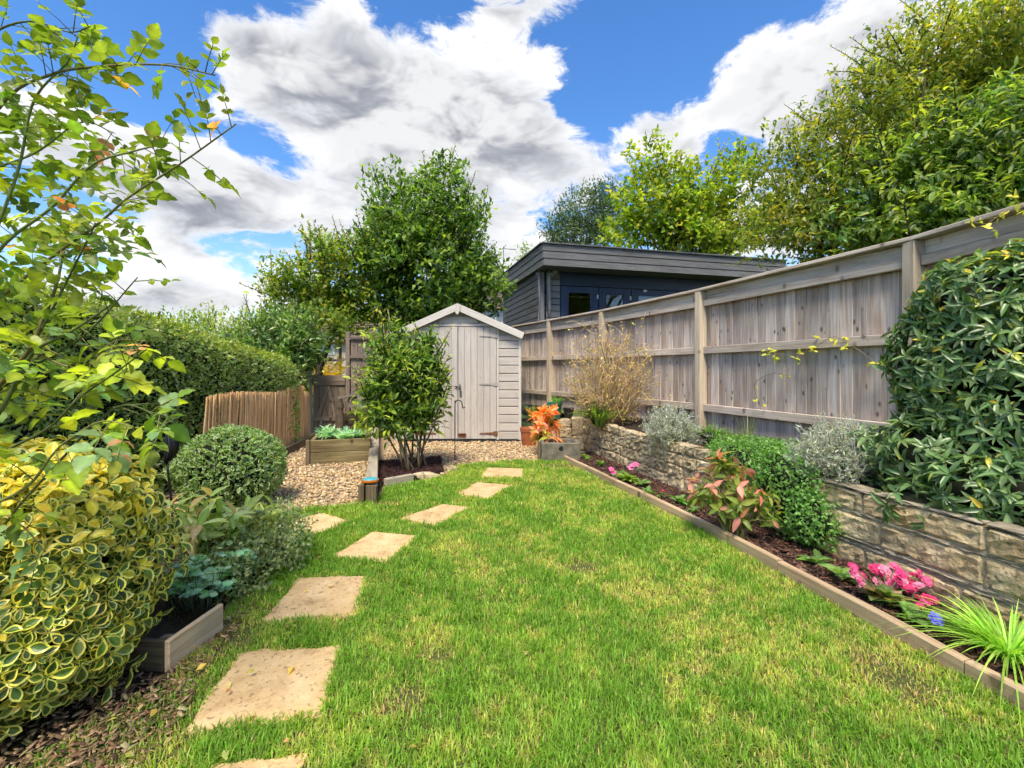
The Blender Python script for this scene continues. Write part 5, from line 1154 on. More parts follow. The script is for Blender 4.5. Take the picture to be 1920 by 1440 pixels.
for y, h in zip(HY_, HZ): Vc += [(-3.28, y, 0), (-3.29, y, h - .11), (-3.9, y, h - .11), (-3.95, y, 0)]
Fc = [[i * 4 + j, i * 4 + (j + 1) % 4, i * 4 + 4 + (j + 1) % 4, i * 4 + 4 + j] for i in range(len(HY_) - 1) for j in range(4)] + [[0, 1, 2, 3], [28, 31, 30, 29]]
mk('twigs', Vc, Fc, M['core'], t)  # solid near-black box filling the hedge, its inner shade put into the colour
# ================================================================ shrubs and flowers
def stems(parent, base, tips, rad, col, seed, bow=.1, n=7):
    r = np.random.default_rng(seed); A = Acc()
    for q in tips:
        b = np.array(base) + r.normal(0, rad * 3, 3) * (1, 1, 0); q = np.array(q); m = (b + q) / 2 + r.normal(0, bow, 3) * np.linalg.norm(q - b); A.add(*tube(curve([b, m, q], n), np.linspace(rad, rad * .35, n), 6), np.array(col) * r.uniform(.7, 1.3))
    A.mk('stems', M['stem'], parent)
# --- multi-stemmed shrub in front of the shed
b0 = G(775, 880, .03); t = thing('multi_stem_shrub', 'upright many-stemmed green shrub in dark mulch before the shed', 'shrub', b0)
r = np.random.default_rng(51); Y = 5.35
LB = [lob(757, 720, Y, .45, .42, .38), lob(735, 665, Y, .27, .3, .28), lob(795, 670, Y, .22, .3, .26), lob(755, 780, Y, .43, .42, .26), lob(800, 740, Y, .24, .3, .3), lob(715, 740, Y, .24, .3, .3), lob(740, 630, Y, .10, .12, .16), lob(800, 640, Y, .08, .1, .12)]
tips = [np.array(LB[i][:3]) + r.normal(0, .12, 3) for i in (0, 0, 1, 1, 2, 3, 3, 4, 5, 6, 7, 0, 4, 5)]
A = Acc()
for q in tips:
    bb = b0 + np.array([r.normal(0, .05), r.normal(0, .05), 0]); m_ = bb + (q - bb) * .5 + np.array([(q[0] - bb[0]) * .12, 0, .0]); pts = curve([bb, m_, q, q + (q - m_) * .08], 10); A.add(*tube(pts, np.linspace(.013, .004, 10), 6), np.array([.16, .12, .075]) * r.uniform(.5, 1.5))
A.mk('stems', M['stem'], t)
crown('foliage', t, LB, 850, 7, .088, .034, [(.06, .115, .02), (.09, .155, .026), (.035, .07, .016), (.13, .20, .03)], (4, 4, 3, 2), 52, '8', .11, .5, .25, 'leaf', shoots=46, shoot_len=.22, shoot_cols=[(.20, .27, .03), (.26, .31, .04), (.14, .20, .03)], tip=(.32, .37, .035), tipamt=.5)

# --- clipped ball of variegated box
c = np.array([-2.36, 3.95, .32]); t = thing('variegated_ball_bush', 'clipped round pale-variegated bush by the gravel', 'bush', (c[0], c[1], 0))
LB = [(c[0], c[1], c[2], .41, .40, .345), (c[0] - .12, c[1] + .1, .24, .36, .34, .30)]
core(t, LB, .84); r = np.random.default_rng(53); p, o, _ = shell_bush(r, LB, 9500, .87); n = len(p)
D = nrm(o * .7 + unit(r, n) + np.array([0, 0, .25])); Nn = nrm(o * .6 + r.normal(0, .5, (n, 3)) + (0, 0, .4)); L = r.uniform(.028, .048, n); Tv = TV('ovate', n=5)
v, f, cc = leaves((Tv[0], Tv[1]), p, D, Nn, L, L * .52, pal(r, n, [(.075, .135, .05), (.05, .10, .035), (.11, .17, .06)], .2), Tv[2], pal(r, n, [(.34, .40, .22), (.26, .33, .15), (.17, .24, .09)], .2)); ob = mk('foliage', v, f, M['leaf'], t, cols=cc); ob['kind'] = 'stuff'

# --- big yellow-variegated bush, lower left
c = np.array([-1.62, 1.78, .42]); t = thing('variegated_euonymus', 'big bush of green leaves edged yellow, lower left corner', 'bush', (c[0], c[1], 0))
LB = [(c[0] - .10, c[1], .41, .36, .38, .38), (c[0] - .15, c[1] - .12, .36, .40, .36, .36), (c[0] - .12, c[1] + .03, .57, .32, .34, .24), (c[0] - .46, c[1] - .1, .40, .4, .4, .40), (c[0] - .13, c[1] - .17, .22, .36, .33, .26), (c[0] - .13, c[1] + .0, .70, .18, .2, .13), (c[0] - .28, c[1], .68, .2, .2, .15)]
core(t, LB, .74); r = np.random.default_rng(54); p, o, _ = shell_bush(r, LB, 5200, .82, .03, lambda p, o: (o[:, 1] < .25)); n = len(p); p = p + o * (np.abs(r.normal(0, .022, (n, 1))) + .05 * (r.random((n, 1)) < .04))
# rosettes of leaves
per = 5; ang = np.arange(per) * 2 * np.pi / per; e1 = nrm(np.cross(o, np.array([.2, .3, 1.0]))); e2 = np.cross(o, e1); off = r.random(n) * 6.28; PP = []; DD = []; NN = []
for a in ang:
    s_ = np.cos(a + off)[:, None] * e1 + np.sin(a + off)[:, None] * e2; PP.append(p + s_ * .004); DD.append(nrm(s_ + o * r.uniform(.15, .8, (n, 1)) + r.normal(0, .15, (n, 3)))); NN.append(nrm(o + (0, 0, .35) + r.normal(0, .2, (n, 3))))
PP = np.concatenate(PP); DD = np.concatenate(DD); NN = np.concatenate(NN); m = len(PP); L = .045 * np.clip(r.lognormal(0, .28, m), .45, 1.6); Tv = TV('obov', n=6, rim=.72)
h = np.clip((PP[:, 2] - .50) / .3 + (PP[:, 0] - c[0]) * 1.2, 0, 1)
gr = pal(r, m, [(.055, .10, .02), (.075, .13, .024), (.035, .07, .016), (.11, .165, .028)], .2); yl = pal(r, m, [(.60, .54, .08), (.56, .52, .14), (.46, .47, .10)], .15)
young = r.random(m) < (.04 + .80 * h); gr[young] = pal(r, young.sum(), [(.62, .46, .03), (.50, .44, .05), (.66, .50, .04)], .12)
leaf_objects('leaf', t, (Tv[0], Tv[1]), PP, DD, NN, L, L * .52, gr, 'leaf_gl_obj', 14, 55, 300, None, Tv[2], yl)

# --- dark glossy shrub on the wall at the right
t = thing('glossy_evergreen_shrub', 'tall dark glossy evergreen shrub spilling over the wall at right', 'shrub', (2.62, 2.62, .42))
LB = [(2.82, 2.66, 1.14, .50, .50, .62), (2.82, 2.38, .80, .50, .46, .42), (2.44, 2.66, .64, .30, .30, .24), (3.05, 2.55, 1.28, .50, .5, .56), (3.0, 2.2, .75, .48, .46, .42), (2.54, 2.78, 1.18, .24, .24, .30), (2.62, 2.62, 1.52, .26, .26, .24), (2.85, 2.55, 1.62, .3, .3, .2), (2.16, 2.5, .42, .14, .16, .12), (2.32, 2.95, .60, .2, .2, .16), (2.34, 2.32, .54, .22, .18, .15), (2.46, 2.2, .58, .25, .2, .17)]
core(t, LB, .68); r = np.random.default_rng(56); p, o, _ = shell_bush(r, LB, 4600, .76, .22, lambda p, o: (o[:, 0] - o[:, 1] * 1.2 < .9)); n = len(p)
per = 6; e1 = nrm(np.cross(o, np.array([.2, .3, 1.0]))); e2 = np.cross(o, e1); off = r.random(n) * 6.28; PP = []; DD = []; NN = []
for a in np.arange(per) * 2 * np.pi / per:
    s_ = np.cos(a + off)[:, None] * e1 + np.sin(a + off)[:, None] * e2; PP.append(p + o * .03); DD.append(nrm(s_ + o * r.uniform(.1, .7, (n, 1)) + r.normal(0, .18, (n, 3)) - (0, 0, .15))); NN.append(nrm(o + (0, 0, .5) + r.normal(0, .2, (n, 3))))
PP = np.concatenate(PP); DD = np.concatenate(DD); NN = np.concatenate(NN); m = len(PP); L = .068 * np.clip(r.lognormal(0, .25, m), .45, 1.6)
gr = pal(r, m, [(.075, .135, .045), (.10, .17, .06), (.045, .09, .032), (.135, .205, .075)], .2); yg = r.random(m) < .04 + .08 * (PP[:, 2] > 1.45); gr[yg] = pal(r, yg.sum(), [(.38, .40, .05), (.26, .33, .05), (.5, .36, .05)], .12)
Ts = [TL(7, 'lance', d_, .12, 0, .01, s_) for s_, d_ in enumerate((.15, .3, .05, .22))]
leaf_objects('leaf', t, None, PP, DD, NN, L, L * .30, gr, 'leaf_gl_obj', 16, 57, 300, Tlist=Ts)
# yellow-orange buds / berries
for i in range(11):
    k = r.integers(0, n); q = p[k] + o[k] * .05
    if q[2] < .9: q = q + (0, 0, .3)
    V, F = lathe([(0, -.014), (.012, -.008), (.014, .004), (.006, .016), (0, .017)], 7); mk('bud', V + q, F, M['petal'], t, cols=np.repeat(np.array([[(.75, .42, .04), (.70, .55, .06), (.72, .28, .05)][i % 3]]), len(V), 0), smooth=True)

# --- silver cushions on the wall
def silver(c, rx, ry, rz, label, seed, n):
    t = thing('silver_bush', label, 'bush', (c[0], c[1], .42), 'silver foliage bushes on the wall'); r = np.random.default_rng(seed); A = Acc(); PP = []; DD = []; NN = []
    for i in range(n):
        d = unit(r, 1)[0]; d[2] = abs(d[2]) * 1.0 - .25 * (r.random() < .35); q = np.array(c) + d * np.array([rx, ry, rz]) * r.uniform(.7, 1.08); b = np.array(c) + d * np.array([rx, ry, rz]) * .2 - (0, 0, .1); m_ = (b + q) / 2 + r.normal(0, .03, 3); pts = curve([b, m_, q], 7)
        A.add(*tube(pts, np.linspace(.0035, .0018, 7), 4), np.array([.34, .34, .30]) * r.uniform(.5, 1.2)); k = 13; f = r.uniform(.35, 1, k); qq = np.stack([np.interp(f, np.linspace(0, 1, 7), pts[:, j]) for j in range(3)], 1); PP.append(qq); DD.append(nrm((q - b)[None] / np.linalg.norm(q - b) * .6 + unit(r, k))); NN.append(unit(r, k) + (0, 0, .5))
    A.mk('stems', M['stem'], t); PP = np.concatenate(PP); DD = np.concatenate(DD); NN = np.concatenate(NN); m = len(PP); L = r.uniform(.022, .045, m)
    v, f, cc = leaves(T4(), PP, DD, NN, L, L * .20, pal(r, m, [(.33, .35, .335), (.26, .285, .27), (.42, .43, .42), (.20, .22, .205)], .15)); o = mk('foliage', v, f, M['leaf'], t, cols=cc); o['kind'] = 'stuff'
silver((1.60, 4.72, .52), .30, .32, .30, 'silvery bush hanging over the wall nearer the shed', 61, 380)
silver((2.14, 3.06, .55), .33, .33, .30, 'silvery bush on the wall next to the glossy evergreen', 62, 520)

# --- creeping green mat over the wall
t = thing('creeping_plant', 'bright green creeping plant draped over the wall between the silver bushes', 'creeping plant', (2.0, 3.45, .42)); r = np.random.default_rng(63)
LB = [(2.02, 3.55, .42, .26, .55, .14), (1.90, 3.30, .34, .13, .38, .24), (2.2, 3.7, .44, .25, .6, .1), (1.88, 3.12, .22, .11, .28, .19), (1.80, 3.75, .42, .14, .35, .13), (2.05, 4.05, .43, .32, .45, .12), (2.32, 3.55, .44, .28, .5, .12), (1.9, 3.0, .2, .12, .2, .16)]
core(t, LB, .78); p, o, _ = shell_bush(r, LB, 22000, .82, .05); n = len(p); p = p + o * np.abs(r.normal(0, .02, (n, 1))); D = nrm(o * .5 + unit(r, n) + (0, 0, .2)); L = r.uniform(.016, .036, n); h = np.clip((p[:, 2] - .3) * 5, 0, 1)[:, None]
v, f, cc = leaves(T4(), p, D, nrm(o + r.normal(0, .5, (n, 3)) + (0, 0, .5)), L, L * .6, pal(r, n, [(.11, .225, .05), (.15, .27, .07), (.07, .15, .035)], .2)); ob = mk('foliage', v, f, M['leaf'], t, cols=cc); ob['kind'] = 'stuff'

# --- pink-tipped shrub in the bed, and its pale relative by the box
def whorl_shrub(name, label, base, lobes, seed, nst, colfn, L0, limit=300, per=7, group=None, cat='shrub', asp=.40, stemcol=(.16, .15, .06), tl='ovate'):
    t = thing(name, label, cat, base, group); r = np.random.default_rng(seed); p, o, rad = crown_points(r, lobes, nst, .35); o = nrm(o + (0, 0, .55)); A = Acc()
    for q, d in zip(p, o):
        b = np.array(base) + r.normal(0, .035, 3) * (1, 1, 0); A.add(*tube(curve([b, (b + q) / 2 + (0, 0, .05) + r.normal(0, .02, 3), q], 7), np.linspace(.006, .003, 7), 5), np.array(stemcol) * r.uniform(.6, 1.3))
    A.mk('stems', M['stem'], t); e1 = nrm(np.cross(o, np.array([.2, .3, 1.0]))); e2 = np.cross(o, e1); PP = []; DD = []; NN = []; CC = []; off = r.random(nst) * 6.28; top = np.clip((p[:, 2] - p[:, 2].min()) / np.ptp(p[:, 2]), 0, 1)
    for k in range(per):
        a = k * 2.4 + off; s_ = np.cos(a)[:, None] * e1 + np.sin(a)[:, None] * e2; PP.append(p - o * (.012 * k)); DD.append(nrm(s_ + o * (.75 - .11 * k) + r.normal(0, .15, (nst, 3)))); NN.append(nrm(o + (0, 0, .4) + r.normal(0, .2, (nst, 3)))); CC.append(colfn(r, nst, top, k))
    PP = np.concatenate(PP); DD = np.concatenate(DD); NN = np.concatenate(NN); CC = np.concatenate(CC); m = len(PP); L = L0 * r.uniform(.65, 1.2, m)
    leaf_objects('leaf', t, None, PP, DD, NN, L, L * asp, CC, 'leaf_obj', 18, seed + 1, limit, Tlist=[TL(7, tl, d_, .1, 0, .0, s_) for s_, d_ in enumerate((.2, .35, .1))]); return t
def pinkcol(r, n, top, k):
    c = pal(r, n, [(.15, .20, .035), (.10, .155, .03), (.22, .25, .06)], .15); pk = pal(r, n, [(.52, .20, .17), (.45, .22, .16), (.34, .16, .13), (.55, .30, .16)], .12); s_ = (r.random(n) < (.72 - .13 * k) * (.35 + .75 * top))[:, None]; return np.where(s_, pk, c)
b0 = G(1378, 1018); whorl_shrub('pink_tipped_shrub', 'shrub with pink and green young leaves in the flower bed', b0 * (1, 1, 0), [(b0[0] + .0, b0[1] + .05, .40, .28, .24, .22), (b0[0] - .02, b0[1] + .05, .52, .13, .12, .12), (b0[0] + .12, b0[1] - .05, .22, .2, .16, .1), (b0[0] - .14, b0[1] + .05, .30, .16, .16, .16)], 71, 46, pinkcol, .088, 300, 7)
def palecol(r, n, top, k):
    c = pal(r, n, [(.24, .30, .11), (.17, .235, .07), (.34, .37, .19)], .15); pk = pal(r, n, [(.52, .30, .22), (.42, .30, .14)], .12); return np.where((r.random(n) < (.22 if k < 2 else .03))[:, None], pk, c)
b0 = np.array([-1.74, 2.6, 0]); whorl_shrub('pale_leaved_shrub', 'low shrub with pale green and pinkish leaves behind the wooden box', b0, [(-1.70, 2.55, .33, .28, .2, .14), (-1.80, 2.5, .26, .25, .2, .14), (-1.52, 2.75, .27, .2, .2, .1)], 73, 44, palecol, .115, 300, 6)
# small-leaved grey-green shrub and blue-green columbine beside it
t = thing('grey_green_shrublet', 'small grey-green twiggy shrub beside the stepping stones', 'shrub', (-1.42, 2.85, 0)); LB = [(-1.42, 2.85, .16, .20, .2, .16), (-1.32, 2.7, .12, .14, .16, .12), (-1.52, 3.05, .15, .15, .15, .14), (-1.36, 2.42, .10, .11, .18, .10), (-1.50, 2.55, .16, .16, .18, .13), (-1.62, 2.35, .14, .14, .16, .12)]
stems(t, (-1.42, 2.85, 0), [np.array(l[:3]) + np.random.default_rng(i).normal(0, .1, 3) for i, l in enumerate(LB * 5)], .004, (.14, .10, .06), 74); crown('foliage', t, LB, 760, 7, .028, .016, [(.14, .185, .08), (.19, .235, .11), (.085, .12, .045), (.27, .29, .17)], None, 75, '4', .06, .4, .35, 'leaf')
t = thing('columbine_plant', 'clump of blue-green lobed leaves inside the wooden box', 'plant', (-1.48, 2.25, 0)); r = np.random.default_rng(76); p = np.column_stack([r.uniform(-1.62, -1.36, 55), r.uniform(2.12, 2.5, 55), r.uniform(.10, .24, 55)]); A = Acc()
for q in p: A.add(*tube(curve([(q[0] * .6 - 1.48 * .4, q[1] * .6 + 2.25 * .4, .01), q * .9 + np.array([-.148, .225, -.0]) , q], 5), .0022, 4), (.14, .18, .10))
A.mk('stems', M['stem'], t); PP = []; DD = []
for k in range(5):
    a = k * 1.2566 + r.random(55) * .5; PP.append(p); DD.append(np.stack([np.cos(a), np.sin(a), r.uniform(-.1, .3, 55)], 1))
PP = np.concatenate(PP); DD = np.concatenate(DD); m = len(PP); L = r.uniform(.028, .046, m); leaf_objects('leaf', t, None, PP, DD, np.repeat([[0, -.2, 1.]], m, 0) + r.normal(0, .55, (m, 3)), L, L * .75, pal(r, m, [(.22, .35, .25), (.16, .28, .19), (.30, .43, .31)], .15), 'leaf_obj', 8, 77, 200, Tlist=[TL(5, 'obov', .1, .1)])

# --- orange-leaved plant above the terracotta pot
def orcol(r, n, top, k):
    c = pal(r, n, [(.58, .23, .075), (.55, .19, .09), (.60, .30, .10), (.55, .23, .17)], .12); g = pal(r, n, [(.30, .34, .03), (.16, .2, .03)], .1); return np.where((r.random(n) < .08 + .1 * (1 - top))[:, None], g, c)
q = P(1012, 795, 6.35); whorl_shrub('orange_leaved_plant', 'plant with glowing orange autumn leaves behind the stone trough', (q[0], q[1] + .05, .2), [(q[0], q[1], q[2] + .02, .26, .2, .17), (q[0] + .08, q[1] - .1, q[2] - .16, .18, .15, .10), (q[0] + .1, q[1], q[2] + .14, .12, .12, .12)], 78, 40, orcol, .12, 300, 6, asp=.42)

# --- strappy plants
def strappy(name, label, cat, base, n, L, W, cols, seed, spread=.8, group=None, lift=1.0):
    t = thing(name, label, cat, base, group); r = np.random.default_rng(seed); k = 7; f = np.linspace(0, 1, k); V = []; F = []; C = []; A0 = 0
    for i in range(n):
        a = r.random() * 6.28; l = L * r.uniform(.55, 1.2); sp = spread * r.uniform(.3, 1.2); d = np.array([math.cos(a), math.sin(a), 0]); b = np.array(base) + d * r.uniform(0, .05) * L / .3
        hgt = l * lift * (f - .75 * sp * f ** 2.2); pts = b + d * (l * sp * .8 * f ** 1.25)[:, None] + np.array([0, 0, 1.0]) * hgt[:, None]; pts[:, 2] = np.maximum(pts[:, 2], base[2] + .004)
        s_ = np.array([-d[1], d[0], 0]); w = W * r.uniform(.7, 1.2) * (1 - f ** 2.5) * .5 + .0006; c = pal(r, 1, cols, .15)[0]
        for j in range(k): V += [pts[j] - s_ * w[j] + (0, 0, w[j] * .5), pts[j], pts[j] + s_ * w[j] + (0, 0, w[j] * .5)]; C += [c] * 3
        for j in range(k - 1): F += [[A0 + j * 3, A0 + j * 3 + 1, A0 + j * 3 + 4, A0 + j * 3 + 3], [A0 + j * 3 + 1, A0 + j * 3 + 2, A0 + j * 3 + 5, A0 + j * 3 + 4]]
        A0 += k * 3
    o = mk('leaves', V, np.array(F), M['leaf'], t, cols=np.array(C)); o['kind'] = 'stuff'; return t
strappy('grass_clump', 'bright lime grassy clump at the right edge of the flower bed', 'grass clump', (1.95, 1.84, .02), 330, .36, .0075, [(.22, .36, .05), (.30, .44, .08), (.15, .27, .04)], 81, 1.15, None, .62)
strappy('daylily_clump', 'broad strappy green clump on the wall below the dry shrub', 'plant', (1.10, 6.0, .43), 95, .42, .03, [(.10, .16, .025), (.15, .21, .04), (.055, .095, .018)], 82, .8)
strappy('iris_clump', 'thin strappy green leaves around the dark stone on the raised bed', 'plant', (1.98, 4.62, .43), 110, .30, .010, [(.10, .20, .05), (.15, .25, .07), (.07, .14, .03)], 83, .9)
strappy('rush_clump', 'sparse upright rushy leaves against the foot of the fence', 'plant', (2.28, 4.55, .43), 22, .34, .007, [(.12, .17, .04), (.20, .22, .06)], 84, .35)
strappy('potted_grass', 'arching green leaves growing in the green pot', 'plant', (POTG[0] + .02, POTG[1], POTG[2] + .2), 45, .20, .012, [(.12, .24, .05), (.18, .30, .08)], 85, .8)
strappy('corner_weed', 'yellowish leafy weed in the dark corner behind the shed', 'plant', (P(995, 760, 7.7)[0], 7.7, .40), 40, .26, .02, [(.14, .17, .05), (.20, .21, .07)], 86, .8)
strappy('fence_foot_grass', 'wispy green weeds at the foot of the fence under the glossy evergreen', 'plant', (2.45, 3.15, .43), 40, .22, .008, [(.14, .20, .05), (.22, .26, .07)], 87, .8)
# planter: silver-blue rosettes
a, b2, ax, ay, Dp = PLN; t = thing('blue_green_succulents', 'spiky blue-green plants filling the timber planter', 'plant', (a + b2) / 2 + (0, .3, .27)); r = np.random.default_rng(88); n = 30; PP = []; DD = []; NN = []
for i in range(n):
    c = a + ax * r.uniform(.08, .58) + ay * r.uniform(.05, .4) + (0, 0, r.uniform(.28, .37)); m = 16; d = unit(r, m); d[:, 2] = np.abs(d[:, 2]) * .8 + .05; PP.append(np.repeat(c[None], m, 0)); DD.append(nrm(d)); NN.append(np.repeat([[0, 0, 1.]], m, 0) + r.normal(0, .3, (m, 3)))
PP = np.concatenate(PP); DD = np.concatenate(DD); NN = np.concatenate(NN); m = len(PP); L = r.uniform(.06, .13, m); leaf_objects('leaf', t, None, PP, DD, NN, L, L * .22, pal(r, m, [(.22, .36, .28), (.16, .28, .21), (.32, .44, .36)], .15), 'leaf_obj', 10, 89, 300, Tlist=[TL(6, 'lance', .35, .1), TL(6, 'lance', .15, .1)])
crown('green_shoots', t, [tuple(b2 - ax * .08 + ay * .2 + (0, 0, .38)) + (.10, .12, .10)], 16, 5, .06, .03, [(.18, .25, .03), (.10, .16, .03)], None, 90, '8', .05, .5, .3, 'leaf')

# --- dry twiggy shrub against the fence
c = np.array([1.28, 6.15, .43]); t = thing('dry_twiggy_shrub', 'straw-coloured dried twiggy shrub in front of the fence', 'shrub', c); r = np.random.default_rng(91); A = Acc(); PP = []; DD = []
for i in range(430):
    d = unit(r, 1)[0]; q = c + np.array([d[0] * .56, d[1] * .32, .72 + d[2] * .62]) * np.array([1, 1, 1]); q = c + (q - c) * r.uniform(.55, 1.05); b = c + np.array([r.normal(0, .06), r.normal(0, .05), r.uniform(0, .15)]); cur = r.normal(0, .16, 3); pts = curve([b, (b + q) / 2 + cur * .6, q, q + r.normal(0, .10, 3)], 8); col = pal(r, 1, [(.58, .41, .22), (.48, .31, .15), (.66, .50, .28), (.26, .17, .08)], .15)[0]
    rr = .0055 if i < 30 else .0028; A.add(*tube(pts, np.linspace(rr, rr * .5, 8), 4), col)
    for _ in range(2):
        s_ = pts[r.integers(3, 8)]; e = s_ + r.normal(0, .11, 3); A.add(*tube(curve([s_, (s_ + e) / 2 + r.normal(0, .025, 3), e], 4), .0022, 3), col * r.uniform(.8, 1.2))
        if r.random() < .8: PP.append(e); DD.append(r.normal(0, 1, 3))
o = A.mk('twigs', M['stem'], t); o['kind'] = 'stuff'; PP = np.array(PP); m = len(PP); PP = np.concatenate([PP, PP + r.normal(0, .03, PP.shape)]); m = len(PP); L = r.uniform(.025, .05, m)
v, f, cc = leaves(T4(), PP, unit(r, m), unit(r, m) + (0, 0, .6), L, L * .5, pal(r, m, [(.46, .42, .08), (.36, .33, .08), (.52, .36, .16), (.42, .28, .12)], .15)); o = mk('foliage', v, f, M['leaf'], t, cols=cc); o['kind'] = 'stuff'

# --- climbing strands on the fence
def strand(label, pts, seed, n, L0=.05):
    r = np.random.default_rng(seed); pts = np.array(pts); t = thing('climber_strand', label, 'climber', pts[0], 'climber strands on the fence'); cp = curve(pts, 18); A = Acc(); A.add(*tube(cp, .0028, 5), (.20, .15, .06)); PP = []
    for i in range(n):
        k = r.integers(0, 18); q = cp[k]; e = q + r.normal(0, .045, 3); A.add(*tube([q, e], .0015, 4), (.25, .24, .06)); PP.append(e)
    A.mk('stem', M['stem'], t); PP = np.repeat(np.array(PP), 3, 0); m = len(PP); D = unit(r, m); L = L0 * r.uniform(.6, 1.2, m); leaf_objects('leaf', t, None, PP, D, unit(r, m) * .6 + (-.5, -.4, .7), L, L * .55, pal(r, m, [(.44, .44, .05), (.34, .38, .05), (.52, .46, .08)], .12), 'leaf_obj', 6, seed + 1, 120, Tlist=[TL(6, 'ovate', .2, .1)])
def onf(px, py, off=.10):          # a point just in front of the fence seen at this direction
    best = None
    for Y in np.arange(2.5, 9, .01):
        if abs((px - CXP) * Y / FPX - (fx(Y) - off)) < .012: best = Y
    return P(px, py, best if best else 4)
strand('yellow-green climber strand crossing the middle rail of the fence', [onf(1655, 690), onf(1600, 650), onf(1560, 632), onf(1500, 668), onf(1440, 660)], 92, 24)
strand('yellow climber sprig hanging over the fence top at the right edge', [P(1925, 385, 2.75), P(1890, 395, 2.75), P(1850, 420, 2.8)], 93, 10, .04)
strand('thin faint climber wisp low on the near fence panel', [onf(1425, 760), onf(1415, 720), onf(1450, 700), onf(1480, 705)], 94, 5, .035)

# --- bedding plants in the flower bed
def rosette(label, px, py, seed, rad=.08, cols=((.10, .19, .05), (.15, .25, .07)), n=14, flower=None, blue=False):
    b = G(px, py, .015); t = thing('bedding_plant', label, 'bedding plant', b, 'small plants in the flower bed'); r = np.random.default_rng(seed); a = r.random(n) * 6.28; D = np.stack([np.cos(a), np.sin(a), r.uniform(.1, 1.1, n)], 1); PP = b + np.column_stack([r.normal(0, .012, (n, 2)), r.uniform(.005, .04, n)]); L = rad * r.uniform(.6, 1.2, n)
    leaf_objects('leaf', t, None, PP, D, np.repeat([[0, 0, 1.]], n, 0) + r.normal(0, .2, (n, 3)), L, L * .48, pal(r, n, cols, .15), 'leaf_obj', 5, seed, 60, Tlist=[TL(6, 'obov', .25, .12)])
    A = Acc(); A.add(*tube([b, b + (0, 0, .03)], .004, 5), (.12, .15, .05)); A.mk('stem', M['stem'], t); return t, b
def flower_head(name, t, q, rad, col, seed, npet=5, layers=1, nrmv=(0, -.6, .8)):
    r = np.random.default_rng(seed); A = Acc(); nv = nrm(np.array(nrmv) + r.normal(0, .25, 3)); e1 = nrm(np.cross(nv, (.3, .2, 1))); e2 = np.cross(nv, e1)
    for l in range(layers):
        for k in range(npet):
            a = k * 2 * math.pi / npet + l * .6; d = math.cos(a) * e1 + math.sin(a) * e2; s_ = np.cross(nv, d); R_ = rad * (1 - .28 * l); z = nv * (.2 + .35 * l) * rad
            V = [np.zeros(3) + z * .4, d * R_ * .55 + s_ * R_ * .42 + z, d * R_ * .6 + z * .8, d * R_ * .55 - s_ * R_ * .42 + z, d * R_ + s_ * R_ * .25 + z * .7, d * R_ - s_ * R_ * .25 + z * .7]; A.add(np.array(V) + q, [[0, 2, 1], [0, 3, 2], [1, 2, 4], [2, 5, 4], [2, 3, 5]], np.array(col) * r.uniform(.75, 1.2))
    V, F = lathe([(0, -.1 * rad), (.14 * rad, 0), (.1 * rad, .2 * rad), (0, .25 * rad)], 6); A.add(V + q, F, (.55, .42, .10)); A.mk(name, M['petal'], t)
PK = [(.60, .05, .20), (.66, .12, .29), (.54, .04, .15), (.70, .24, .38)]
t, b = rosette('near clump of bright pink double flowers in the flower bed', 1660, 1135, 101, .11, ((.10, .15, .05), (.14, .19, .06), (.24, .16, .10)), 40)
r = np.random.default_rng(102)
for i in range(34):
    q = P(r.uniform(1592, 1738), 0, 2.33 + r.uniform(-.06, .08)); u_ = (q[0] / q[1] * FPX + CXP - 1592) / 150; q[2] = ZT(1062 + 45 * u_ + r.normal(0, 13), q[1]); A = Acc(); A.add(*tube(curve([b + r.normal(0, .03, 3) * (1, 1, 0), (b + q) / 2 + (0, 0, .02), q], 5), .002, 4), (.12, .17, .05)); A.mk('stalk', M['stem'], t); flower_head('flower', t, q, .026, PK[i % 4], 200 + i, 6, 2)
for i in range(5):
    q = P(1738 + r.normal(0, 8), 1122 + r.normal(0, 9), 2.22); A = Acc(); A.add(*tube([b * .4 + q * (.6, .6, 0), q], .002, 4), (.12, .17, .05)); A.mk('stalk', M['stem'], t); flower_head('flower', t, q, .024, PK[i % 4], 260 + i, 6, 2)
t, b = rosette('single blue-violet flower beside the lime grass clump', 1748, 1185, 103, .07, n=7); q = P(1755, 1161, b[1] - .02); A = Acc(); A.add(*tube([b, q], .002, 4), (.12, .17, .05)); A.mk('stalk', M['stem'], t); flower_head('flower', t, q, .030, (.16, .15, .78), 300, 6, 2)
t, b = rosette('pair of pink pansies with yellow-green leaves in the far flower bed', 1178, 905, 104, .12, ((.20, .26, .04), (.12, .19, .04)), 30)
for i, (px, py) in enumerate(((1150, 886), (1152, 897), (1146, 880), (1186, 873), (1192, 871), (1182, 877))):
    q = P(px, py, b[1] - .03); A = Acc(); A.add(*tube([b, q], .002, 4), (.12, .17, .05)); A.mk('stalk', M['stem'], t); flower_head('flower', t, q, .032, [(.75, .13, .36), (.72, .20, .42)][i % 2], 310 + i, 5, 1)
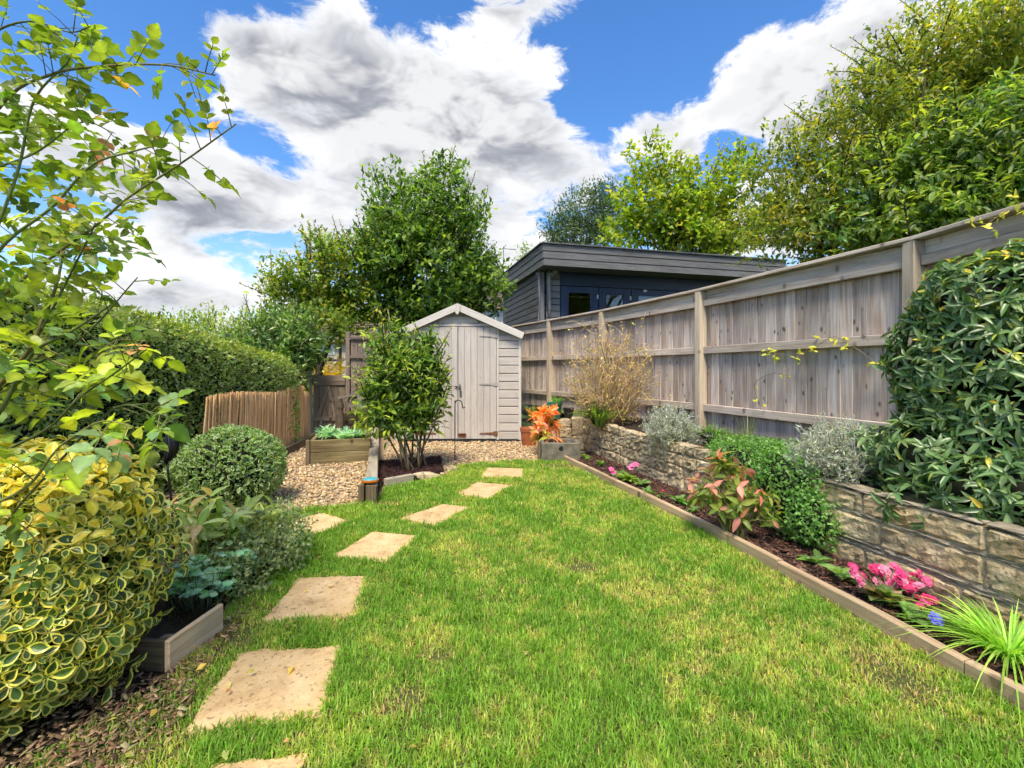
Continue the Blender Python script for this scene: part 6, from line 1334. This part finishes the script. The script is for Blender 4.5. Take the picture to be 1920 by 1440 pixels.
for (px, py, lab, sd, rd) in ((1215, 930, 'low green plant right of the far pink pansies', 111, .08), (1272, 946, 'leafy green plant below the left side of the pink-tipped shrub', 112, .10), (1300, 962, 'small pale green seedling at the foot of the pink-tipped shrub', 113, .06), (1098, 862, 'light green seedling beside the trough corner', 114, .08), (1128, 875, 'second small green plant from the trough', 115, .08), (1160, 893, 'bluish-green plant just before the far pink pansies', 116, .08), (1530, 1062, 'round-leaved green rosette between the pink-tipped shrub and pink flowers', 117, .09), (1578, 1090, 'thin-leaved green plant touching the near pink flowers', 118, .08), (1702, 1168, 'grey-green spiky plant below the near pink flowers', 119, .08), (1205, 912, 'dark green leafy tuft against the wall by the pansies', 120, .09)):
    rosette(lab, px, py, sd, rd)
t, b = rosette('tiny plant with one red bud near the far pansies', 1243, 935, 121, .05, n=8); q = b + (0, 0, .07); A = Acc(); A.add(*tube([b, q], .002, 4), (.12, .17, .05)); A.mk('stalk', M['stem'], t); flower_head('flower', t, q, .018, (.55, .04, .12), 330, 5, 1)
# ================================================================ climbing rose, upper left
t = thing('climbing_rose', 'climbing rose with arching canes at the upper left edge', 'rose', (-1.75, 1.45, 0)); r = np.random.default_rng(131)
def cane(pts, Y0, Y1): k = len(pts); return curve([P(x, y, Y0 + (Y1 - Y0) * i / (k - 1)) for i, (x, y) in enumerate(pts)], 24)
CAN = [([(-150, 420), (0, 199), (92, 141), (194, 124), (311, 122), (403, 141)], 1.55, 1.30, .0055), ([(-60, 560), (29, 335), (63, 190), (126, 117), (146, 68)], 1.5, 1.42, .005), ([(-80, 600), (0, 467), (97, 389), (170, 311), (245, 285), (318, 268)], 1.5, 1.35, .0055),
       ([(-90, 660), (0, 560), (100, 480), (180, 423), (243, 369), (340, 306), (442, 233)], 1.5, 1.28, .0055), ([(-30, 820), (29, 700), (83, 608), (146, 486), (180, 418)], 1.4, 1.36, .005), ([(-40, 760), (49, 695), (160, 627), (258, 520)], 1.4, 1.30, .0045),
       ([(-80, 820), (0, 720), (52, 660), (79, 602), (104, 540), (120, 470)], 1.35, 1.4, .008), ([(-70, 850), (2, 768), (60, 664), (133, 622), (208, 572)], 1.32, 1.3, .007), ([(-100, 900), (20, 840), (94, 800), (150, 745), (215, 700), (275, 655)], 1.3, 1.2, .0045),
       ([(-100, 980), (40, 920), (94, 858), (125, 827), (190, 790), (250, 800)], 1.22, 1.12, .004), ([(-100, 130), (-10, 60), (60, 40), (130, 60), (170, 50)], 1.5, 1.4, .004), ([(-120, 300), (-20, 250), (40, 200), (80, 215)], 1.7, 1.65, .005),
       ([(-120, 1040), (-20, 960), (40, 985), (85, 1035)], 1.15, 1.12, .0035), ([(170, 800), (230, 760), (290, 775), (335, 785)], 1.25, 1.18, .003), ([(-60, 330), (60, 290), (150, 230), (215, 250)], 1.6, 1.5, .004), ([(60, 660), (150, 690), (215, 640), (275, 640)], 1.32, 1.28, .0035)]
PP = []; DD = []; NN = []; LL = []; CC = []; STK = Acc()
GR = [(.11, .165, .022), (.15, .20, .028), (.075, .125, .02), (.20, .24, .03)]; YL = [(.32, .37, .03), (.38, .40, .04), (.26, .34, .035)]; RD = [(.34, .15, .06), (.42, .22, .10), (.30, .10, .05)]; BL = [(.13, .23, .09), (.17, .27, .11)]
for ci, (pts, Y0, Y1, rad) in enumerate(CAN):
    cp = cane(pts, Y0, Y1); root = np.array([-1.75 + r.normal(0, .05), 1.45 + r.normal(0, .05), 0.0]); A = Acc()
    full = np.vstack([curve([root, (root + cp[0]) / 2 + np.array([-.05, 0, .1]), cp[0]], 8)[:-1], cp]); A.add(*tube(full, np.linspace(rad * 1.25, rad * .35, len(full)), 7), np.array([.10, .13, .035]) * r.uniform(.6, 1.5) + (np.array([.05, .0, .0]) if ci % 3 == 0 else 0)); A.mk('cane', M['stem'], t)
    ln = np.linalg.norm(np.diff(cp, axis=0), axis=1).sum(); nl = int(ln / (.040 if ci not in (8, 9, 12) else .075)) + 2
    for j in range(nl):
        f = (j + .6) / nl; k = f * 23; i = int(min(k, 22)); q = cp[i] + (cp[i + 1] - cp[i]) * (k - i); tn = nrm(cp[i + 1] - cp[i]); side = nrm(np.cross(tn, unit(r, 1)[0])); d = nrm(tn * .55 + side + np.array([0, 0, -.10])); pl = r.uniform(.06, .11); tipq = q + d * pl - (0, 0, .012)
        STK.add(*tube(np.array([q, (q + tipq) / 2 + (0, 0, .004), tipq]), [.0016, .0013, .001], 4), (.16, .17, .05)); up_ = nrm(np.array([0, 0, 1.0]) + r.normal(0, .45, 3)); w_ = nrm(np.cross(d, up_)); yy = tipq[2]; low = yy < 1.25
        base = pal(r, 1, YL if (low and r.random() < .45) else (BL if low and r.random() < .5 else GR), .14)[0]
        if f > .95 and r.random() < .45: base = pal(r, 1, RD, .1)[0]
        elif r.random() < .008: base = np.array([.55, .28, .03])
        sz = r.uniform(.035, .060) * (1.12 if low else 1.0) * (1 - .35 * (f > .9)); nlf = 5 if r.random() < .6 else 3
        for m_ in range(nlf):
            if m_ == 0: p_ = tipq; dd = d
            else: s_ = 1 if m_ % 2 else -1; p_ = q + (tipq - q) * (.82 if m_ < 3 else .45); dd = nrm(d * .45 + w_ * s_)
            PP.append(p_); DD.append(dd + r.normal(0, .12, 3)); NN.append(up_ + r.normal(0, .15, 3)); LL.append(sz * (1 if m_ == 0 else .85)); CC.append(base * r.uniform(.85, 1.15))
# inner foliage of the plant, deeper on its support
p, o, _ = crown_points(r, [(-1.72, 1.72, 1.6, .36, .3, .45), (-1.95, 1.7, 1.15, .25, .2, .3), (-1.72, 1.7, 1.85, .3, .25, .35), (-1.6, 1.62, 1.55, .22, .2, .3)], 330, .3)
for q in p:
    d = unit(r, 1)[0]; up_ = np.array([0, 0, 1.0]) + r.normal(0, .5, 3); w_ = nrm(np.cross(d, up_)); base = pal(r, 1, YL + GR, .14)[0]; sz = r.uniform(.035, .06)
    for m_ in range(3): PP.append(q + d * .01); DD.append(d if m_ == 0 else d * .4 + w_ * (1 if m_ == 1 else -1)); NN.append(up_ + r.normal(0, .15, 3)); LL.append(sz * (1 if m_ == 0 else .85)); CC.append(base * r.uniform(.85, 1.15))
STK.mk('leaf_stalks', M['stem'], t)['kind'] = 'stuff'
PP = np.array(PP); DD = nrm(np.array(DD)); NN = np.array(NN); LL = np.array(LL); CC = np.array(CC)
pxx = PP[:, 0] / PP[:, 1] * FPX + CXP
leaf_objects('leaf', t, None, PP, DD, NN, LL, LL * .70, CC, 'leaf_obj', 24, 132, 300, order=np.where((pxx > 0) & (pxx < 500), 1, 0) * LL / PP[:, 1], Tlist=[TL(9, 'ovate', d_, .10, .06, .03, s_) for s_, d_ in enumerate((.2, .32, .1, .26))])
